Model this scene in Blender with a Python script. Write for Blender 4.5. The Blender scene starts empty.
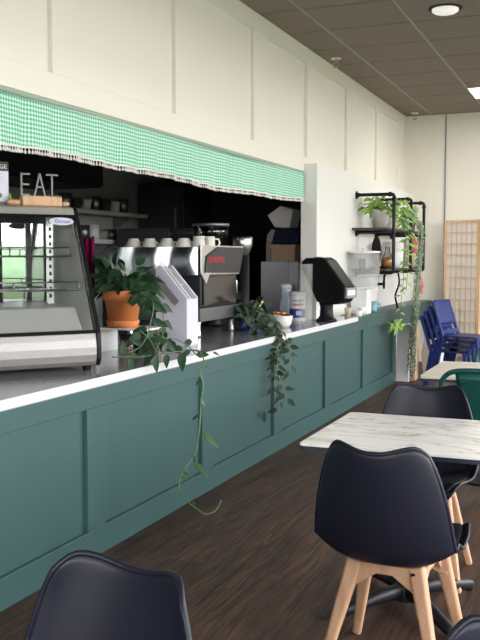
import bpy, bmesh, math, random
from mathutils import Vector, Matrix
C = bpy.context.scene.collection
PI = math.pi
random.seed(7)

# ------------------------------------------------------------------ materials
def nt(m):
    m.use_nodes = True
    n = m.node_tree
    return n, n.nodes['Principled BSDF']

def lnk(t, a, b): t.links.new(a, b)

def mat(name, col, rough=.5, metal=0., var=0., scale=8., bump=0., bscale=60., spec=.5, coat=0., trans=0., sheen=0.):
    m = bpy.data.materials.new(name)
    t, p = nt(m)
    p.inputs['Base Color'].default_value = (*col, 1)
    p.inputs['Roughness'].default_value = rough
    p.inputs['Metallic'].default_value = metal
    p.inputs['Specular IOR Level'].default_value = spec
    p.inputs['Coat Weight'].default_value = coat
    p.inputs['Transmission Weight'].default_value = trans
    p.inputs['Sheen Weight'].default_value = sheen
    tc = t.nodes.new('ShaderNodeTexCoord')
    if var > 0:
        nz = t.nodes.new('ShaderNodeTexNoise')
        nz.inputs['Scale'].default_value = scale
        nz.inputs['Detail'].default_value = 4
        lnk(t, tc.outputs['Object'], nz.inputs['Vector'])
        mx = t.nodes.new('ShaderNodeMix'); mx.data_type = 'RGBA'
        mx.inputs['A'].default_value = (*[c * (1 - var) for c in col], 1)
        mx.inputs['B'].default_value = (*[min(1, c * (1 + var)) for c in col], 1)
        lnk(t, nz.outputs['Fac'], mx.inputs['Factor'])
        lnk(t, mx.outputs['Result'], p.inputs['Base Color'])
    if bump > 0:
        nb = t.nodes.new('ShaderNodeTexNoise')
        nb.inputs['Scale'].default_value = bscale
        nb.inputs['Detail'].default_value = 3
        lnk(t, tc.outputs['Object'], nb.inputs['Vector'])
        b = t.nodes.new('ShaderNodeBump')
        b.inputs['Strength'].default_value = bump
        b.inputs['Distance'].default_value = .004
        lnk(t, nb.outputs['Fac'], b.inputs['Height'])
        lnk(t, b.outputs['Normal'], p.inputs['Normal'])
    return m

def ramp(t, stops):
    r = t.nodes.new('ShaderNodeValToRGB')
    e = r.color_ramp.elements
    while len(e) < len(stops): e.new(.5)
    for q, (pos, c) in zip(e, stops):
        q.position = pos; q.color = (*c, 1)
    return r

def mapping(t, scale=(1, 1, 1), rot=(0, 0, 0)):
    tc = t.nodes.new('ShaderNodeTexCoord')
    mp = t.nodes.new('ShaderNodeMapping')
    mp.inputs['Scale'].default_value = scale
    mp.inputs['Rotation'].default_value = rot
    lnk(t, tc.outputs['Object'], mp.inputs['Vector'])
    return mp

def m_floor():
    m = bpy.data.materials.new('walnut_planks'); t, p = nt(m)
    mp = mapping(t, (1, 1, 1), (0, 0, PI / 2))
    br = t.nodes.new('ShaderNodeTexBrick')
    br.offset = .37
    br.inputs['Scale'].default_value = 1
    br.inputs['Brick Width'].default_value = 1.25
    br.inputs['Row Height'].default_value = .19
    br.inputs['Mortar Size'].default_value = .0018
    br.inputs['Color1'].default_value = (.054, .031, .024, 1)
    br.inputs['Color2'].default_value = (.084, .050, .037, 1)
    br.inputs['Mortar'].default_value = (.03, .02, .018, 1)
    lnk(t, mp.outputs[0], br.inputs['Vector'])
    m2 = mapping(t, (16, 1.1, 1))
    nz = t.nodes.new('ShaderNodeTexNoise')
    nz.inputs['Scale'].default_value = 2.2; nz.inputs['Detail'].default_value = 7; nz.inputs['Roughness'].default_value = .65
    nz.inputs['Distortion'].default_value = 1.1
    lnk(t, m2.outputs[0], nz.inputs['Vector'])
    rp = ramp(t, [(.3, (.36, .32, .30)), (.5, (.95, .95, .95)), (.70, (1.9, 1.75, 1.65))])
    lnk(t, nz.outputs['Fac'], rp.inputs['Fac'])
    mx = t.nodes.new('ShaderNodeMix'); mx.data_type = 'RGBA'; mx.blend_type = 'MULTIPLY'
    mx.inputs['Factor'].default_value = 1
    lnk(t, br.outputs['Color'], mx.inputs['A']); lnk(t, rp.outputs['Color'], mx.inputs['B'])
    lnk(t, mx.outputs['Result'], p.inputs['Base Color'])
    p.inputs['Roughness'].default_value = .5; p.inputs['Specular IOR Level'].default_value = .22
    b = t.nodes.new('ShaderNodeBump'); b.inputs['Strength'].default_value = .25; b.inputs['Distance'].default_value = .003
    lnk(t, nz.outputs['Fac'], b.inputs['Height']); lnk(t, b.outputs['Normal'], p.inputs['Normal'])
    return m

def m_gingham():
    m = bpy.data.materials.new('green_gingham'); t, p = nt(m)
    tc = t.nodes.new('ShaderNodeTexCoord')
    sp = t.nodes.new('ShaderNodeSeparateXYZ'); lnk(t, tc.outputs['UV'], sp.inputs[0])
    def band(out):
        mu = t.nodes.new('ShaderNodeMath'); mu.operation = 'FRACT'
        lnk(t, out, mu.inputs[0])
        g = t.nodes.new('ShaderNodeMath'); g.operation = 'GREATER_THAN'; g.inputs[1].default_value = .5
        lnk(t, mu.outputs[0], g.inputs[0]); return g
    a, b = band(sp.outputs['X']), band(sp.outputs['Y'])
    ad = t.nodes.new('ShaderNodeMath'); ad.operation = 'ADD'
    lnk(t, a.outputs[0], ad.inputs[0]); lnk(t, b.outputs[0], ad.inputs[1])
    hf = t.nodes.new('ShaderNodeMath'); hf.operation = 'MULTIPLY'; hf.inputs[1].default_value = .5
    lnk(t, ad.outputs[0], hf.inputs[0])
    rp = ramp(t, [(0, (.72, .85, .78)), (.5, (.34, .66, .51)), (1, (.08, .44, .29))])
    lnk(t, hf.outputs[0], rp.inputs['Fac'])
    lnk(t, rp.outputs['Color'], p.inputs['Base Color'])
    p.inputs['Roughness'].default_value = .9
    p.inputs['Specular IOR Level'].default_value = .1
    return m

def m_marble():
    m = bpy.data.materials.new('veined_marble'); t, p = nt(m)
    mp = mapping(t, (.55, 2.3, 1), (0, 0, .16))
    n1 = t.nodes.new('ShaderNodeTexNoise'); n1.inputs['Scale'].default_value = 2.2; n1.inputs['Detail'].default_value = 6
    n1.inputs['Distortion'].default_value = 1.3
    lnk(t, mp.outputs[0], n1.inputs['Vector'])
    rp = ramp(t, [(.44, (.90, .885, .86)), (.488, (.80, .77, .72)), (.5, (.36, .31, .24)), (.508, (.80, .77, .72)), (.56, (.90, .885, .86))])
    lnk(t, n1.outputs['Fac'], rp.inputs['Fac'])
    n2 = t.nodes.new('ShaderNodeTexNoise'); n2.inputs['Scale'].default_value = 5.5; n2.inputs['Detail'].default_value = 5; n2.inputs['Distortion'].default_value = 1
    lnk(t, mp.outputs[0], n2.inputs['Vector'])
    r2 = ramp(t, [(.28, (.60, .61, .66)), (.40, (1, 1, 1)), (1, (1, 1, 1))])
    lnk(t, n2.outputs['Fac'], r2.inputs['Fac'])
    mx = t.nodes.new('ShaderNodeMix'); mx.data_type = 'RGBA'; mx.blend_type = 'MULTIPLY'; mx.inputs['Factor'].default_value = 1
    lnk(t, rp.outputs['Color'], mx.inputs['A']); lnk(t, r2.outputs['Color'], mx.inputs['B'])
    lnk(t, mx.outputs['Result'], p.inputs['Base Color'])
    p.inputs['Roughness'].default_value = .28
    return m

def m_wood(name, c1, c2, scale=(22, 22, 2.2), rough=.5):
    m = bpy.data.materials.new(name); t, p = nt(m)
    mp = mapping(t, scale)
    n = t.nodes.new('ShaderNodeTexNoise'); n.inputs['Scale'].default_value = 1.6; n.inputs['Detail'].default_value = 5
    lnk(t, mp.outputs[0], n.inputs['Vector'])
    rp = ramp(t, [(.3, c1), (.7, c2)])
    lnk(t, n.outputs['Fac'], rp.inputs['Fac']); lnk(t, rp.outputs['Color'], p.inputs['Base Color'])
    p.inputs['Roughness'].default_value = rough
    return m

def m_glass(name='thin_clear_pane', tint=(.93, .96, .96), refl=.10):
    m = bpy.data.materials.new(name); m.use_nodes = True; t = m.node_tree
    t.nodes.clear()
    o = t.nodes.new('ShaderNodeOutputMaterial')
    tr = t.nodes.new('ShaderNodeBsdfTransparent'); tr.inputs[0].default_value = (*tint, 1)
    gl = t.nodes.new('ShaderNodeBsdfGlossy'); gl.inputs['Roughness'].default_value = .02
    fr = t.nodes.new('ShaderNodeFresnel'); fr.inputs['IOR'].default_value = 1.45
    ad = t.nodes.new('ShaderNodeMath'); ad.operation = 'ADD'; ad.inputs[1].default_value = refl * .3
    mx = t.nodes.new('ShaderNodeMixShader')
    lnk(t, fr.outputs[0], ad.inputs[0]); lnk(t, ad.outputs[0], mx.inputs[0])
    lnk(t, tr.outputs[0], mx.inputs[1]); lnk(t, gl.outputs[0], mx.inputs[2])
    lnk(t, mx.outputs[0], o.inputs[0])
    return m

def m_soft(name='cloudy_clear_plastic', k=.22):
    m = bpy.data.materials.new(name); m.use_nodes = True; t = m.node_tree
    t.nodes.clear()
    o = t.nodes.new('ShaderNodeOutputMaterial')
    tr = t.nodes.new('ShaderNodeBsdfTransparent'); tr.inputs[0].default_value = (.97, .98, .98, 1)
    df = t.nodes.new('ShaderNodeBsdfPrincipled'); df.inputs['Base Color'].default_value = (.80, .80, .79, 1); df.inputs['Roughness'].default_value = .3
    mx = t.nodes.new('ShaderNodeMixShader'); mx.inputs[0].default_value = k
    lnk(t, tr.outputs[0], mx.inputs[1]); lnk(t, df.outputs[0], mx.inputs[2]); lnk(t, mx.outputs[0], o.inputs[0])
    return m

def m_emit(name, col, s):
    m = bpy.data.materials.new(name); t, p = nt(m)
    p.inputs['Base Color'].default_value = (*col, 1)
    p.inputs['Emission Color'].default_value = (*col, 1)
    p.inputs['Emission Strength'].default_value = s
    return m

M = dict(
    floor=m_floor(), gingham=m_gingham(), marble=m_marble(),
    cream=mat('cream_wall_paint', (.80, .765, .685), .55, var=.02, scale=2),
    soffit=mat('warm_white_panel_paint', (.83, .80, .73), .5, var=.015, scale=2),
    white_wall=mat('white_wall_paint', (.82, .81, .79), .45, var=.015, scale=2),
    tile=mat('brown_ceiling_tile', (.24, .20, .165), .9, var=.10, scale=70, bump=.5, bscale=220),
    tbar=mat('brown_tee_bar', (.30, .265, .23), .45),
    tgap=mat('dark_tile_gap', (.02, .016, .013), .9),
    teal=mat('teal_cabinet_paint', (.043, .097, .097), .42, spec=.35, var=.05, scale=3, bump=.06, bscale=30),
    quartz=mat('pale_grey_quartz', (.27, .27, .285), .14, var=.10, scale=90),
    quartz_edge=mat('white_quartz_edge', (.66, .67, .69), .3),
    black_shell=mat('black_moulded_plastic', (.009, .010, .021), .45, bump=.05, bscale=300, spec=.32),
    black_pad=mat('black_leatherette', (.008, .008, .011), .42, bump=.15, bscale=200),
    rim=mat('grey_rim', (.016, .017, .024), .5),
    beech=m_wood('light_beech', (.45, .250, .148), (.55, .335, .208)),
    black_metal=mat('black_powder_metal', (.009, .009, .011), .45, spec=.3),
    dark_edge=mat('dark_table_edge', (.02, .025, .04), .4),
    base_steel=mat('satin_case_steel', (.32, .31, .312), .5, .8, var=.05, scale=30),
    letter_steel=mat('grey_letter_metal', (.14, .14, .145), .45, .4),
    steel=mat('brushed_steel', (.62, .61, .60), .28, 1., var=.05, scale=30),
    chrome=mat('mirror_chrome', (.62, .66, .72), .26, 1.),
    steel_dull=mat('dull_steel', (.30, .31, .33), .42, 1.),
    black=mat('black_plastic', (.007, .007, .009), .42, spec=.2),
    matte_black=mat('matte_black', (.010, .010, .011), .85, spec=.15),
    darkgrey=mat('dark_grey_paint', (.045, .047, .052), .6, spec=.2),
    kwall=mat('grey_kitchen_wall', (.42, .42, .42), .7, spec=.2),
    kdark=mat('dark_kitchen_wall', (.018, .019, .021), .85, spec=.1),
    panel_black=mat('charcoal_gloss_panel', (.022, .023, .032), .3, spec=.35),
    bronze=mat('dark_bronze_mirror', (.022, .018, .016), .15, 0),
    white=mat('white_plastic', (.80, .80, .82), .4),
    lavender=mat('lavender_white_acrylic', (.66, .66, .80), .3),
    ceramic=mat('white_ceramic', (.78, .76, .72), .25),
    terracotta=mat('orange_terracotta', (.62, .21, .065), .75, var=.10, scale=14, bump=.1),
    soil=mat('dark_soil', (.03, .02, .014), .95, bump=.8, bscale=40),
    leaf_dark=mat('dark_pothos_leaf', (.018, .052, .022), .42, spec=.3, var=.35, scale=20),
    leaf_mid=mat('mid_green_leaf', (.03, .09, .028), .4, var=.3, scale=20),
    leaf_hoya=mat('deep_hoya_leaf', (.022, .042, .024), .45, spec=.25, var=.3, scale=20),
    leaf_light=mat('light_green_leaf', (.27, .46, .085), .45, var=.3, scale=16),
    leaf_grey=mat('grey_green_beads', (.30, .38, .27), .6, var=.25, scale=40),
    stem=mat('green_stem', (.10, .19, .06), .5),
    stem_dark=mat('olive_stem', (.10, .15, .07), .5),
    blue=mat('royal_blue_plastic', (.013, .028, .16), .42, spec=.4),
    blue_glaze=mat('cobalt_glaze', (.02, .035, .26), .18),
    tealchair=mat('deep_teal_enamel', (.008, .072, .066), .3, spec=.35),
    screen_wood=m_wood('pale_screen_wood', (.66, .43, .22), (.78, .55, .32)),
    paper=mat('white_rice_paper', (.80, .77, .76), .9, spec=.1),
    board=mat('white_board', (.74, .73, .74), .6),
    card=mat('brown_cardboard', (.52, .37, .25), .85, var=.08),
    tape=mat('dark_tape', (.05, .035, .03), .6),
    bag=mat('white_plastic_bag', (.72, .71, .74), .45, bump=.6, bscale=14),
    magenta=mat('magenta_cloth', (.26, .008, .075), .9, bump=.3, spec=.1),
    pom=mat('white_cotton_fringe', (.82, .81, .77), .95),
    gauze=mat('grey_green_rod_cover', (.34, .44, .36), .85),
    wood_block=m_wood('warm_wood_block', (.50, .29, .15), (.64, .40, .23)),
    wood_dark=m_wood('dark_shelf_board', (.03, .026, .024), (.06, .052, .046)),
    lid=mat('grey_cup_lids', (.27, .27, .28), .45),
    red=mat('red_print', (.62, .03, .03), .5),
    pink=mat('coral_dried_flowers', (.62, .17, .14), .8),
    tan=mat('tan_cloth', (.50, .40, .29), .9),
    taupe=mat('taupe_stoneware', (.32, .27, .25), .7),
    pot_white=mat('grey_white_pot', (.62, .59, .55), .7),
    amber=mat('orange_amber_fill', (.62, .25, .03), .35),
    skyblue=mat('pale_blue_ceramic', (.20, .42, .50), .35),
    bottle=mat('pale_blue_plastic', (.52, .63, .74), .35),
    yellow=mat('yellow_sachets', (.70, .62, .14), .6),
    navy=mat('navy_fabric', (.012, .018, .045), .8, spec=.2),
    clear=m_glass('thin_clear_pane', (.95, .97, .97), .05),
    clear_acrylic=m_glass('clear_acrylic', (.86, .885, .88), .15),
    clear_soft=m_soft(), side_pane=m_soft('side_pane_painted_sheen', .42),  # side pane: pale mix stands in for reflections on clear glass
    frosted=mat('frosted_plastic', (.70, .71, .72), .35),
    greypanel=mat('grey_laminate', (.60, .61, .68), .5),
    lightpanel=m_emit('lit_panel', (1, .98, .94), 6.),
    disc=mat('white_disc_plastic', (.85, .84, .81), .4), disc_glow=m_emit('white_disc_added_glow', (.85, .83, .78), .22),
    brass=mat('dull_brass', (.48, .33, .20), .4, .8),
    grass=mat('grass', (.16, .185, .11), .9, var=.4, scale=3),
    hedge=mat('hedge_leaves', (.12, .155, .075), .9, var=.5, scale=6, bump=.8, bscale=8),
    paving=mat('grey_paving', (.50, .46, .41), .9, var=.1),
    winframe=mat('dark_window_frame', (.03, .03, .032), .4),
    backdoor=mat('mirror_tint_glass', (.62, .65, .66), .04, 1.),
    stainless_deck=mat('satin_steel_deck', (.72, .69, .67), .45, 0, var=.05, scale=60),
    satin=mat('satin_steel_roof', (.42, .40, .375), .4, .35),
    shelf_grey=mat('grey_shelf', (.50, .50, .50), .5),
    print_dark=mat('dark_grey_print', (.08, .08, .085), .6),
    print_green=mat('green_print', (.12, .25, .12), .6),
    print_blue=mat('blue_print', (.03, .05, .33), .4),
    cream_top=m_wood('pale_cream_tabletop', (.72, .65, .53), (.80, .74, .63), (3, 16, 3), .35),
)

# ------------------------------------------------------------------ mesh builder
def rotz(a): return Matrix.Rotation(a, 3, 'Z')

class MB:
    def __init__(s): s.v = []; s.f = []; s.uv = None
    def add(s, vs, fs):
        b = len(s.v); s.v += [Vector(v) for v in vs]; s.f += [[b + i for i in f] for f in fs]; return s
    def box(s, c, d, R=None):
        x, y, z = [q / 2 for q in d]; c = Vector(c)
        vs = [Vector((i * x, j * y, k * z)) for i in (-1, 1) for j in (-1, 1) for k in (-1, 1)]
        if R is not None: vs = [R @ v for v in vs]
        return s.add([c + v for v in vs], [(0, 1, 3, 2), (4, 6, 7, 5), (0, 4, 5, 1), (2, 3, 7, 6), (0, 2, 6, 4), (1, 5, 7, 3)])
    def bx(s, x0, x1, y0, y1, z0, z1):
        return s.box(((x0 + x1) / 2, (y0 + y1) / 2, (z0 + z1) / 2), (abs(x1 - x0), abs(y1 - y0), abs(z1 - z0)))
    def tube(s, path, r, n=10, cap=True, sq=None):
        P = [Vector(p) for p in path]; m = len(P)
        rs = r if isinstance(r, (list, tuple)) else [r] * m
        T = []
        for i in range(m):
            d = (P[min(i + 1, m - 1)] - P[max(i - 1, 0)])
            T.append(d.normalized() if d.length > 1e-9 else Vector((0, 0, 1)))
        up = Vector((0, 0, 1)) if abs(T[0].z) < .9 else Vector((1, 0, 0))
        a = T[0].cross(up).normalized()
        vs = []
        for i in range(m):
            a = (a - T[i] * a.dot(T[i]))
            a = a.normalized() if a.length > 1e-6 else T[i].orthogonal().normalized()
            b = T[i].cross(a)
            for k in range(n):
                q = 2 * PI * (k + (.5 if n == 4 else 0)) / n
                vs.append(P[i] + (a * math.cos(q) + b * math.sin(q)) * rs[i])
        fs = [(i * n + k, i * n + (k + 1) % n, (i + 1) * n + (k + 1) % n, (i + 1) * n + k) for i in range(m - 1) for k in range(n)]
        if cap: fs += [tuple(range(n))[::-1], tuple((m - 1) * n + k for k in range(n))]
        return s.add(vs, fs)
    def beam(s, p, q, w, h, up=(0, 0, 1), w2=None, h2=None):
        p, q = Vector(p), Vector(q); d = (q - p).normalized(); up = Vector(up)
        a = d.cross(up)
        if a.length < 1e-5: a = d.orthogonal()
        a.normalize(); b = a.cross(d)
        w2 = w if w2 is None else w2; h2 = h if h2 is None else h2
        vs = []
        for P, W, Hh in ((p, w, h), (q, w2, h2)):
            for i, j in ((-1, -1), (1, -1), (1, 1), (-1, 1)): vs.append(P + a * i * W / 2 + b * j * Hh / 2)
        return s.add(vs, [(0, 1, 2, 3), (7, 6, 5, 4), (0, 4, 5, 1), (1, 5, 6, 2), (2, 6, 7, 3), (3, 7, 4, 0)])
    def lathe(s, prof, c=(0, 0, 0), n=24, cap=True):
        c = Vector(c); vs = []
        for r, z in prof:
            for k in range(n):
                q = 2 * PI * k / n; vs.append(c + Vector((r * math.cos(q), r * math.sin(q), z)))
        m = len(prof)
        fs = [(i * n + k, i * n + (k + 1) % n, (i + 1) * n + (k + 1) % n, (i + 1) * n + k) for i in range(m - 1) for k in range(n)]
        if cap: fs += [tuple(range(n))[::-1], tuple((m - 1) * n + k for k in range(n))]
        return s.add(vs, fs)
    def prism(s, poly, ext, f=lambda a, b, e: (a, b, e)):
        n = len(poly); e0, e1 = ext
        vs = [f(a, b, e0) for a, b in poly] + [f(a, b, e1) for a, b in poly]
        fs = [tuple(range(n))[::-1], tuple(range(n, 2 * n))] + [(i, (i + 1) % n, n + (i + 1) % n, n + i) for i in range(n)]
        return s.add(vs, fs)
    def grid(s, fn, nu, nv):
        vs = [fn(i / nu, j / nv) for j in range(nv + 1) for i in range(nu + 1)]
        return s.add(vs, [(j * (nu + 1) + i, j * (nu + 1) + i + 1, (j + 1) * (nu + 1) + i + 1, (j + 1) * (nu + 1) + i) for j in range(nv) for i in range(nu)])
    def ball(s, c, r, n=10, m=6, sc=(1, 1, 1)):
        c = Vector(c); vs = [c + Vector((0, 0, r * sc[2]))]
        for j in range(1, m):
            a = PI * j / m
            for k in range(n):
                q = 2 * PI * k / n
                vs.append(c + Vector((r * sc[0] * math.sin(a) * math.cos(q), r * sc[1] * math.sin(a) * math.sin(q), r * sc[2] * math.cos(a))))
        vs.append(c - Vector((0, 0, r * sc[2])))
        fs = [(0, 1 + k, 1 + (k + 1) % n) for k in range(n)]
        for j in range(m - 2):
            for k in range(n): fs.append((1 + j * n + k, 1 + (j + 1) * n + k, 1 + (j + 1) * n + (k + 1) % n, 1 + j * n + (k + 1) % n))
        L = len(vs) - 1; b = 1 + (m - 2) * n
        fs += [(L, b + (k + 1) % n, b + k) for k in range(n)]
        return s.add(vs, fs)
    def leaf(s, p, d, nrm, L, W, fold=.25, droop=.25):
        """heart / spear leaf from petiole point p along d, with a folded midrib and drooping tip"""
        p = Vector(p); d = Vector(d).normalized(); nrm = Vector(nrm)
        sd = d.cross(nrm)
        if sd.length < 1e-4: sd = d.orthogonal()
        sd.normalize(); nn = sd.cross(d).normalized()
        ts = [(0, .0), (.08, .62), (.25, 1.), (.5, .86), (.75, .5), (1, 0)]
        vs = []
        for t, w in ts:
            mid = p + d * L * t - nn * droop * L * t * t
            vs += [mid, mid + sd * w * W / 2 + nn * fold * w * W / 2, mid - sd * w * W / 2 + nn * fold * w * W / 2]
        fs = []
        for i in range(len(ts) - 1):
            a, b = 3 * i, 3 * i + 3
            fs += [(a, a + 1, b + 1, b), (a, b, b + 2, a + 2)]
        return s.add(vs, fs)
    def build(s, name, material, parent=None, smooth=False, bevel=0, bseg=2, solid=0, sub=0, thing=None, world=True, auto=None):
        me = bpy.data.meshes.new(name)
        if parent is not None and world:
            o0 = Vector(parent.location)
            if parent.parent is not None: o0 = o0 + Vector(parent.parent.location)
        elif parent is None:
            xs = [v.x for v in s.v]; ys = [v.y for v in s.v]; zs = [v.z for v in s.v]
            o0 = Vector(((min(xs) + max(xs)) / 2, (min(ys) + max(ys)) / 2, min(zs)))
        else: o0 = Vector((0, 0, 0))
        me.from_pydata([v - o0 for v in s.v], [], s.f)
        bm = bmesh.new(); bm.from_mesh(me)
        bmesh.ops.remove_doubles(bm, verts=bm.verts, dist=1e-5)
        bmesh.ops.recalc_face_normals(bm, faces=bm.faces)
        bm.to_mesh(me); bm.free()
        me.materials.append(material)
        o = bpy.data.objects.new(name, me); C.objects.link(o)
        if parent is not None: o.parent = parent
        else: o.location = o0
        if smooth:
            for p in me.polygons: p.use_smooth = True
        if solid:
            k = o.modifiers.new('solid', 'SOLIDIFY'); k.thickness = solid; k.offset = 0
        if bevel:
            k = o.modifiers.new('bevel', 'BEVEL'); k.width = bevel; k.segments = bseg; k.limit_method = 'ANGLE'; k.angle_limit = .7
            k.harden_normals = False
        if sub:
            k = o.modifiers.new('sub', 'SUBSURF'); k.levels = sub; k.render_levels = sub
        return o

def tag(o, label, cat, group=None, kind=None):
    o['label'] = label; o['category'] = cat
    if group: o['group'] = group
    if kind: o['kind'] = kind
    return o
def thing(name, label, cat, loc=(0, 0, 0), rz=0, group=None):
    o = bpy.data.objects.new(name, None); C.objects.link(o)
    o.empty_display_size = .1
    o.location = loc; o.rotation_euler = (0, 0, rz)
    return tag(o, label, cat, group)
def struct(o):
    o['kind'] = 'structure'; return o
def kids(o): return [q for q in bpy.data.objects if q.parent == o]
def dup(o, loc, rz, label):
    r = o.copy(); C.objects.link(r); r.location = loc; r.rotation_euler = (0, 0, rz); r['label'] = label
    for ch in kids(o):
        c = ch.copy(); C.objects.link(c); c.parent = r
        for g in kids(ch):
            d = g.copy(); C.objects.link(d); d.parent = c
    return r
def text(name, s, size, material, parent, loc, rot, ext=.0008, align='LEFT'):
    cu = bpy.data.curves.new(name, 'FONT'); cu.body = s; cu.size = size; cu.extrude = ext; cu.align_x = align
    o = bpy.data.objects.new(name + '_src', cu); C.objects.link(o)
    dg = bpy.context.evaluated_depsgraph_get()
    me = bpy.data.meshes.new_from_object(o.evaluated_get(dg))
    bpy.data.objects.remove(o)
    q = bpy.data.objects.new(name, me); C.objects.link(q)
    me.materials.clear(); me.materials.append(material)
    q.parent = parent; q.location = loc; q.rotation_euler = rot
    return q

# ------------------------------------------------------------------ camera
F = 900.
CAM = Vector((2.35, 0, 1.5))
pitch = math.atan(62 / F); yaw = math.radians(22.246)
fw = Vector((-math.sin(yaw) * math.cos(pitch), math.cos(yaw) * math.cos(pitch), -math.sin(pitch)))
rt = Vector((math.cos(yaw), math.sin(yaw), 0)); up = rt.cross(fw)
cd = bpy.data.cameras.new('camera'); cam = bpy.data.objects.new('camera', cd); C.objects.link(cam)
cd.sensor_fit = 'HORIZONTAL'; cd.sensor_width = 36; cd.lens = F / 480 * 36; cd.clip_start = .05
mt = Matrix((rt, up, -fw)).transposed().to_4x4(); mt.translation = CAM
cam.matrix_world = mt
bpy.context.scene.camera = cam

# ------------------------------------------------------------------ setting
Z = 3.52          # ceiling
XR = 5.6; YB = 13.0; YF = -2.6; XK = -3.0; ZC = .905
struct(MB().bx(XK - .1, XR + .1, YF - .1, YB + .1, -.1, 0).build('floor', M['floor']))
struct(MB().bx(-.56, XR + .1, YF - .1, YB + .1, Z + .02, Z + .12).build('ceiling', M['tile']))
# suspended tiles hang 2 cm under the slab, separated by dark gaps and tee bars
tl = MB(); TX, TY = .752, .722
xs = [-.42, -.02] + [-.02 + TX * k for k in range(1, 9)]
xs = [x for x in xs if x < XR] + [XR]
y0 = 7.85 - TY * 15
ys = [y0 + TY * k for k in range(0, 24)]
ys = [y for y in ys if YF < y < YB - .02]; ys = [YF] + ys + [YB]
g = .010
for i in range(len(xs) - 1):
    for j in range(len(ys) - 1):
        tl.bx(xs[i] + g, xs[i + 1] - g, ys[j] + .014, ys[j + 1] - .014, Z, Z + .02)
struct(tl.build('ceiling_tiles', M['tile'], bevel=.004, bseg=1))
gp = MB()
for y in ys[1:-1]: gp.bx(-.42, XR, y - .015, y + .015, Z + .010, Z + .016)
struct(gp.build('trim_1', M['tgap']))
gp = MB()
for x in xs[1:-1]: gp.bx(x - .011, x + .011, YF, YB, Z - .004, Z + .012)
struct(gp.build('trim_2', M['tbar']))

# wall above the serving hatch + full wall beyond it
wl = MB(); wl.bx(-.56, -.42, YF, YB, 2.335, Z + .02); wl.bx(-.56, -.42, 9.45, YB, 0, 2.335)
struct(wl.build('wall_left', M['soffit']))
bt = MB(); dx = .030
sty = [4.08 - 1.43 * 4 + 1.43 * k for k in range(0, 11)]
bt.bx(-.42, -.42 + dx, YF, YB, 3.375, Z)
bt.bx(-.42, -.42 + dx, YF, YB, 2.335, 2.475)
for s0 in [2.66, 1.23, -.2, -1.63, 4.095, 5.556, 7.012, 8.427, 9.857, 11.248, 12.6]:
    bt.bx(-.42, -.42 + dx, s0, s0 + .17, 2.475, 3.375)
struct(bt.build('trim_3', M['soffit'], bevel=.002, bseg=1))
# white boxed-out partition at the end of the hatch
pw = MB(); pw.bx(-.42, -.26, 8.33, YB, .895, 2.405); pw.bx(-.42, -.26, 10.76, YB, 0, .862)
struct(pw.build('wall_partition', M['white_wall']))
struct(MB().bx(-.56, XR + .1, YB, YB + .12, 0, Z + .1).build('wall_back', M['cream']))
struct(MB().bx(.165, .182, YB - .012, YB, 0, Z).build('trim_4', M['steel_dull']))
# window wall on the right: sill, head, piers and mullions
wr = MB()
wr.bx(XR, XR + .15, YF, YB, 0, .35); wr.bx(XR, XR + .15, YF, YB, 3.15, Z + .1)
piers = [(-2.6, -2.2), (1.1, 1.4), (4.7, 5.0), (8.3, 8.6), (11.9, 13.0)]
for a, b in piers: wr.bx(XR, XR + .15, a, b, .35, 3.15)
struct(wr.build('wall_right', M['cream']))
for i in range(4):
    a, b = piers[i][1], piers[i + 1][0]
    f = MB(); q = .035
    for y in (a + q, (2 * a + b) / 3, (a + 2 * b) / 3, b - q): f.bx(XR + .03, XR + .10, y - q, y + q, .35, 3.15)
    for z in (.35 + q, 2.5, 3.15 - q): f.bx(XR + .03, XR + .10, a, b, z - q, z + q)
    struct(f.build('window_%d' % (i + 1), M['winframe']))
# shop front behind the camera
wf = MB()
wf.bx(-3.1, XR + .15, YF - .15, YF, 0, .25); wf.bx(-3.1, XR + .15, YF - .15, YF, 3.2, Z + .1)
wf.bx(-3.1, .2, YF - .15, YF, .25, 3.2); wf.bx(2.7, XR + .15, YF - .15, YF, .25, 3.2); wf.bx(.2, 2.7, YF - .15, YF, .25, .9); wf.bx(.2, 2.7, YF - .15, YF, 2.6, 3.2)
struct(wf.build('wall_front', M['cream']))
for i, (a, b) in enumerate(((.2, 2.7),)):
    f = MB(); q = .035
    for x in (a + q, (a + b) / 2, b - q): f.bx(x - q, x + q, YF - .1, YF - .03, .9, 2.6)
    for z in (.9 + q, 2.6 - q): f.bx(a, b, YF - .1, YF - .03, z - q, z + q)
    struct(f.build('window_%d' % (i + 5), M['winframe']))
# outside
struct(MB().bx(-25, 60, -40, 45, -.16, -.11).build('ground', M['paving']))
struct(MB().bx(9, 60, -40, 45, -.11, -.06).build('ground_lawn', M['grass']))
hd = MB()
hd.grid(lambda u, v: (12.5 + 1.2 * math.sin(v * PI) * -1 + .25 * math.sin(u * 90), -15 + 40 * u, -.06 + 1.85 * v + .15 * math.sin(u * 57 + v * 3)), 120, 10)
tag(hd.build('hedge', M['hedge'], solid=.3), 'green hedge growing on the lawn outside the windows', 'hedge')

# ------------------------------------------------------------------ kitchen shell
k = MB(); k.bx(XK - .1, XK, YF, 10.6, 0, 2.9); struct(k.build('wall_kitchen_back', M['kwall']))
struct(MB().bx(XK, -.56, 10.5, 10.6, 0, 2.9).build('wall_kitchen_end', M['kdark']))
struct(MB().bx(XK - .1, -.56, YF, 10.6, 2.8, 2.9).build('ceiling_kitchen', M['kdark']))

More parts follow.
